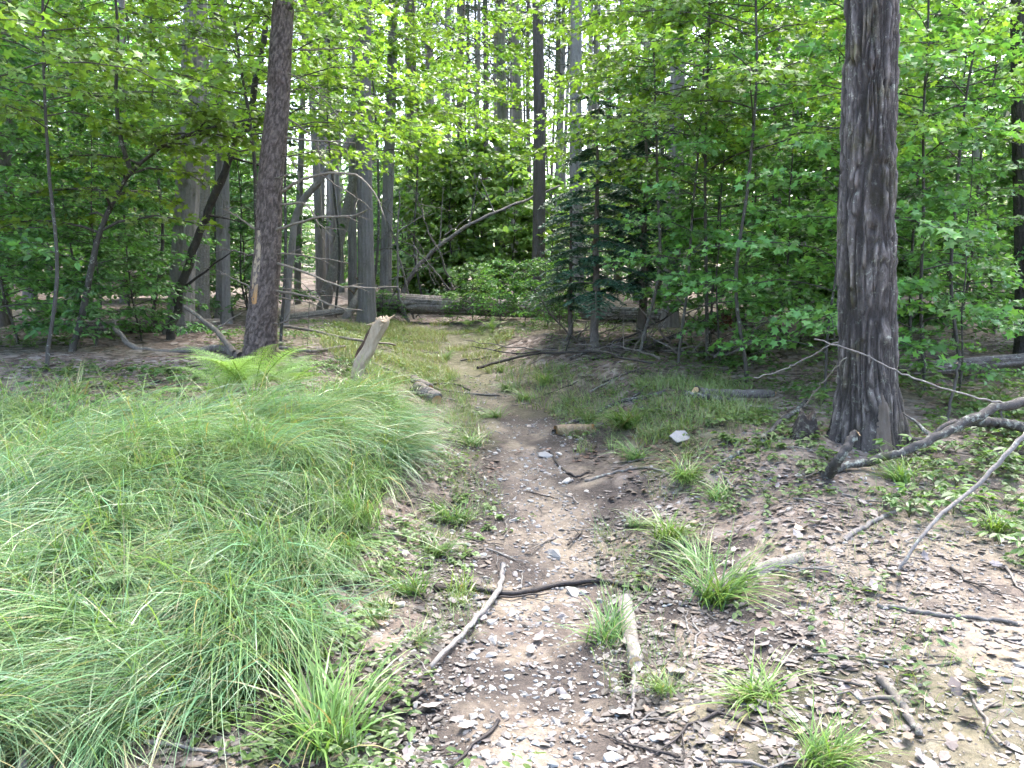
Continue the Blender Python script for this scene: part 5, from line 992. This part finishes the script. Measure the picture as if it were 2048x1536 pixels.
# ------------------------------------------------------------------ seedlings and ground cover
def seedling_mesh(seed, nl, lsize, hgt, base, tmpl=OVATE):
    rng = np.random.default_rng(seed); st = MB(); lf = MB(); P, D, S = [], [], []
    for k in range(nl):
        az = k * 2.4 + rng.normal(0, .3); L = hgt * rng.uniform(.4, 1); u = np.linspace(0, 1, 5); B = np.c_[np.cos(az) * L * .7 * u ** 1.5, np.sin(az) * L * .7 * u ** 1.5, L * (u - .25 * u ** 2)]; st.tube(B, .0018, 3, (.12, .15, .05), cap=False)
        for q in (-.9, 0, .9): P.append(B[-1]); D.append((math.cos(az + q), math.sin(az + q), rng.normal(-.12, .15))); S.append(lsize * rng.uniform(.7, 1.15))
    n = len(P); put_leaves(lf, tmpl, np.array(P), np.array(D), np.c_[rng.normal(0, .2, n), rng.normal(0, .2, n), np.ones(n)], np.array(S), leaf_cols(rng, n, base, .25, .25)); return st.mesh('stem', M['grass']), lf.mesh('leaves', M['leaf'], False)
SE = [seedling_mesh(k, n_, l_, h_, c_, t_) for k, (n_, l_, h_, c_, t_) in enumerate(((6, .052, .13, (.075, .15, .05), OVATE), (5, .062, .18, (.085, .165, .045), OVATE), (7, .042, .09, (.10, .18, .055), MAPLE_S), (4, .045, .06, (.10, .17, .055), MAPLE_S), (5, .07, .13, (.06, .125, .045), MAPLE)))]
for S_ in range(len(SE)):
    pass
rng = np.random.default_rng(15)
def seedling(g0, v, s, label, group):
    r = link('seedling', None, loc=g0, rot=(0, 0, rng.random() * 6.28), scale=s); tag(r, label, 'plant', group); link('stem', SE[v][0], r); link('foliage', SE[v][1], r)
zones = [([(1700, 985), (1780, 930), (1830, 860), (2048, 800), (2150, 1010), (2060, 1150), (1900, 1090), (1800, 1030)], 130, (0, 1, 2), 1.0, 'broad-leaved seedling in the green patch right of the massive trunk', 'seedlings, right patch'), ([(1400, 880), (1500, 830), (1660, 900), (1660, 960), (1520, 930)], 30, (2, 3), 1.0, 'small seedling on the bank left of the massive trunk', 'seedlings, bank'), ([(560, 1180), (760, 1080), (830, 1180), (700, 1330), (560, 1330)], 26, (3, 2), .9, 'small three-leaved seedling at the long grass\'s edge by the path', 'seedlings, path edge'),
         ([(1380, 700), (1660, 700), (1660, 830), (1500, 780), (1380, 745)], 44, (4, 0, 1), 1.3, 'low leafy seedling in shade behind the split logs', 'seedlings, right shade'), ([(60, 790), (300, 740), (480, 760), (420, 800), (200, 840)], 22, (4, 2), 1.1, 'low seedling on the brown leaf litter left of the fern', 'seedlings, left litter'), ([(1800, 760), (2048, 740), (2048, 850), (1850, 850)], 30, (0, 1), 1.4, 'leafy seedling in deep shade behind the lichened branches', 'seedlings, deep shade'), ([(600, 740), (720, 720), (760, 820), (640, 800)], 16, (0, 2), 1.0, 'low leafy seedling between the ferns and the splintered snag', 'seedlings, snag'), ([(860, 980), (1000, 1000), (1010, 1180), (930, 1170)], 14, (3,), .8, 'tiny sprout on the path\'s left side above the black branch', 'sprouts, path')]
for pix, n, vs_, sc, lab, grp in zones + [([(100, 1400), (450, 1350), (700, 1000), (600, 900), (200, 950)], 34, (2, 3, 0), .9, 'small leafy weed growing up through the long grass', 'weeds in the long grass')]:
    for q in rand_in(gpoly(pix), n, rng):
        lab2, grp2 = lab, grp
        if grp == 'seedlings, right patch': k2 = 0 if q[1] > 5.2 else (1 if q[0] > 2.6 else 2); lab2 = ('broad-leaved seedling behind the thick lichened branch, right of the massive trunk', 'broad-leaved seedling between the lichened branch and the right edge below it', 'broad-leaved seedling just before the foot of the massive trunk')[k2]; grp2 = grp + (' behind', ' edge', ' before')[k2]
        seedling((q[0], q[1], gz(q[0], q[1]) + (.09 if 'weed' in lab else 0)), vs_[int(rng.random() * len(vs_))], sc * rng.uniform(.7, 1.25), lab2, grp2)
def cover():
    rng = np.random.default_rng(16); mb = MB(); n = 60000; y = 2.3 + 16 * rng.random(n) ** 1.3; x = rng.uniform(-1, 1, n) * (y * .72 + .5); s = x - xpath(y)
    p = sstep(.46, .64, noise2(x * 1.4, y * 1.4, 91)) * np.where(np.abs(s) < .4, .15, 1) * np.where((s > .5) & (y < 4.6), .15, 1); p = np.maximum(p, .35 * inside(grass_zone, x, y) * sstep(.5, .7, noise2(x * 2, y * 2, 92))); p = np.maximum(p, .9 * ((s > 1.0) & (y > 4.8) & (y < 8)) * sstep(.4, .6, noise2(x * 1.5, y * 1.5, 93)))
    k = rng.random(n) < p * .55; x, y = x[k], y[k]; n = len(x); x = np.repeat(x, 3) + rng.normal(0, .012, n * 3); y = np.repeat(y, 3) + rng.normal(0, .012, n * 3); n = len(x); a = rng.random(n) * 6.28
    put_leaves(mb, OVATE, np.c_[x, y, height(x, y) + rng.uniform(.015, .07, n)], np.c_[np.cos(a), np.sin(a), rng.normal(-.05, .15, n)], np.c_[rng.normal(0, .25, n), rng.normal(0, .25, n), np.ones(n)], rng.uniform(.018, .045, n) * (1 + .04 * y), leaf_cols(rng, n, (.085, .15, .05), .3, .25))
    o = link('ground_cover', mb.mesh('ground_cover', M['leaf'], False)); tag(o, 'small-leaved green ground cover in patches on the forest floor', 'ground cover', kind='stuff')
cover()
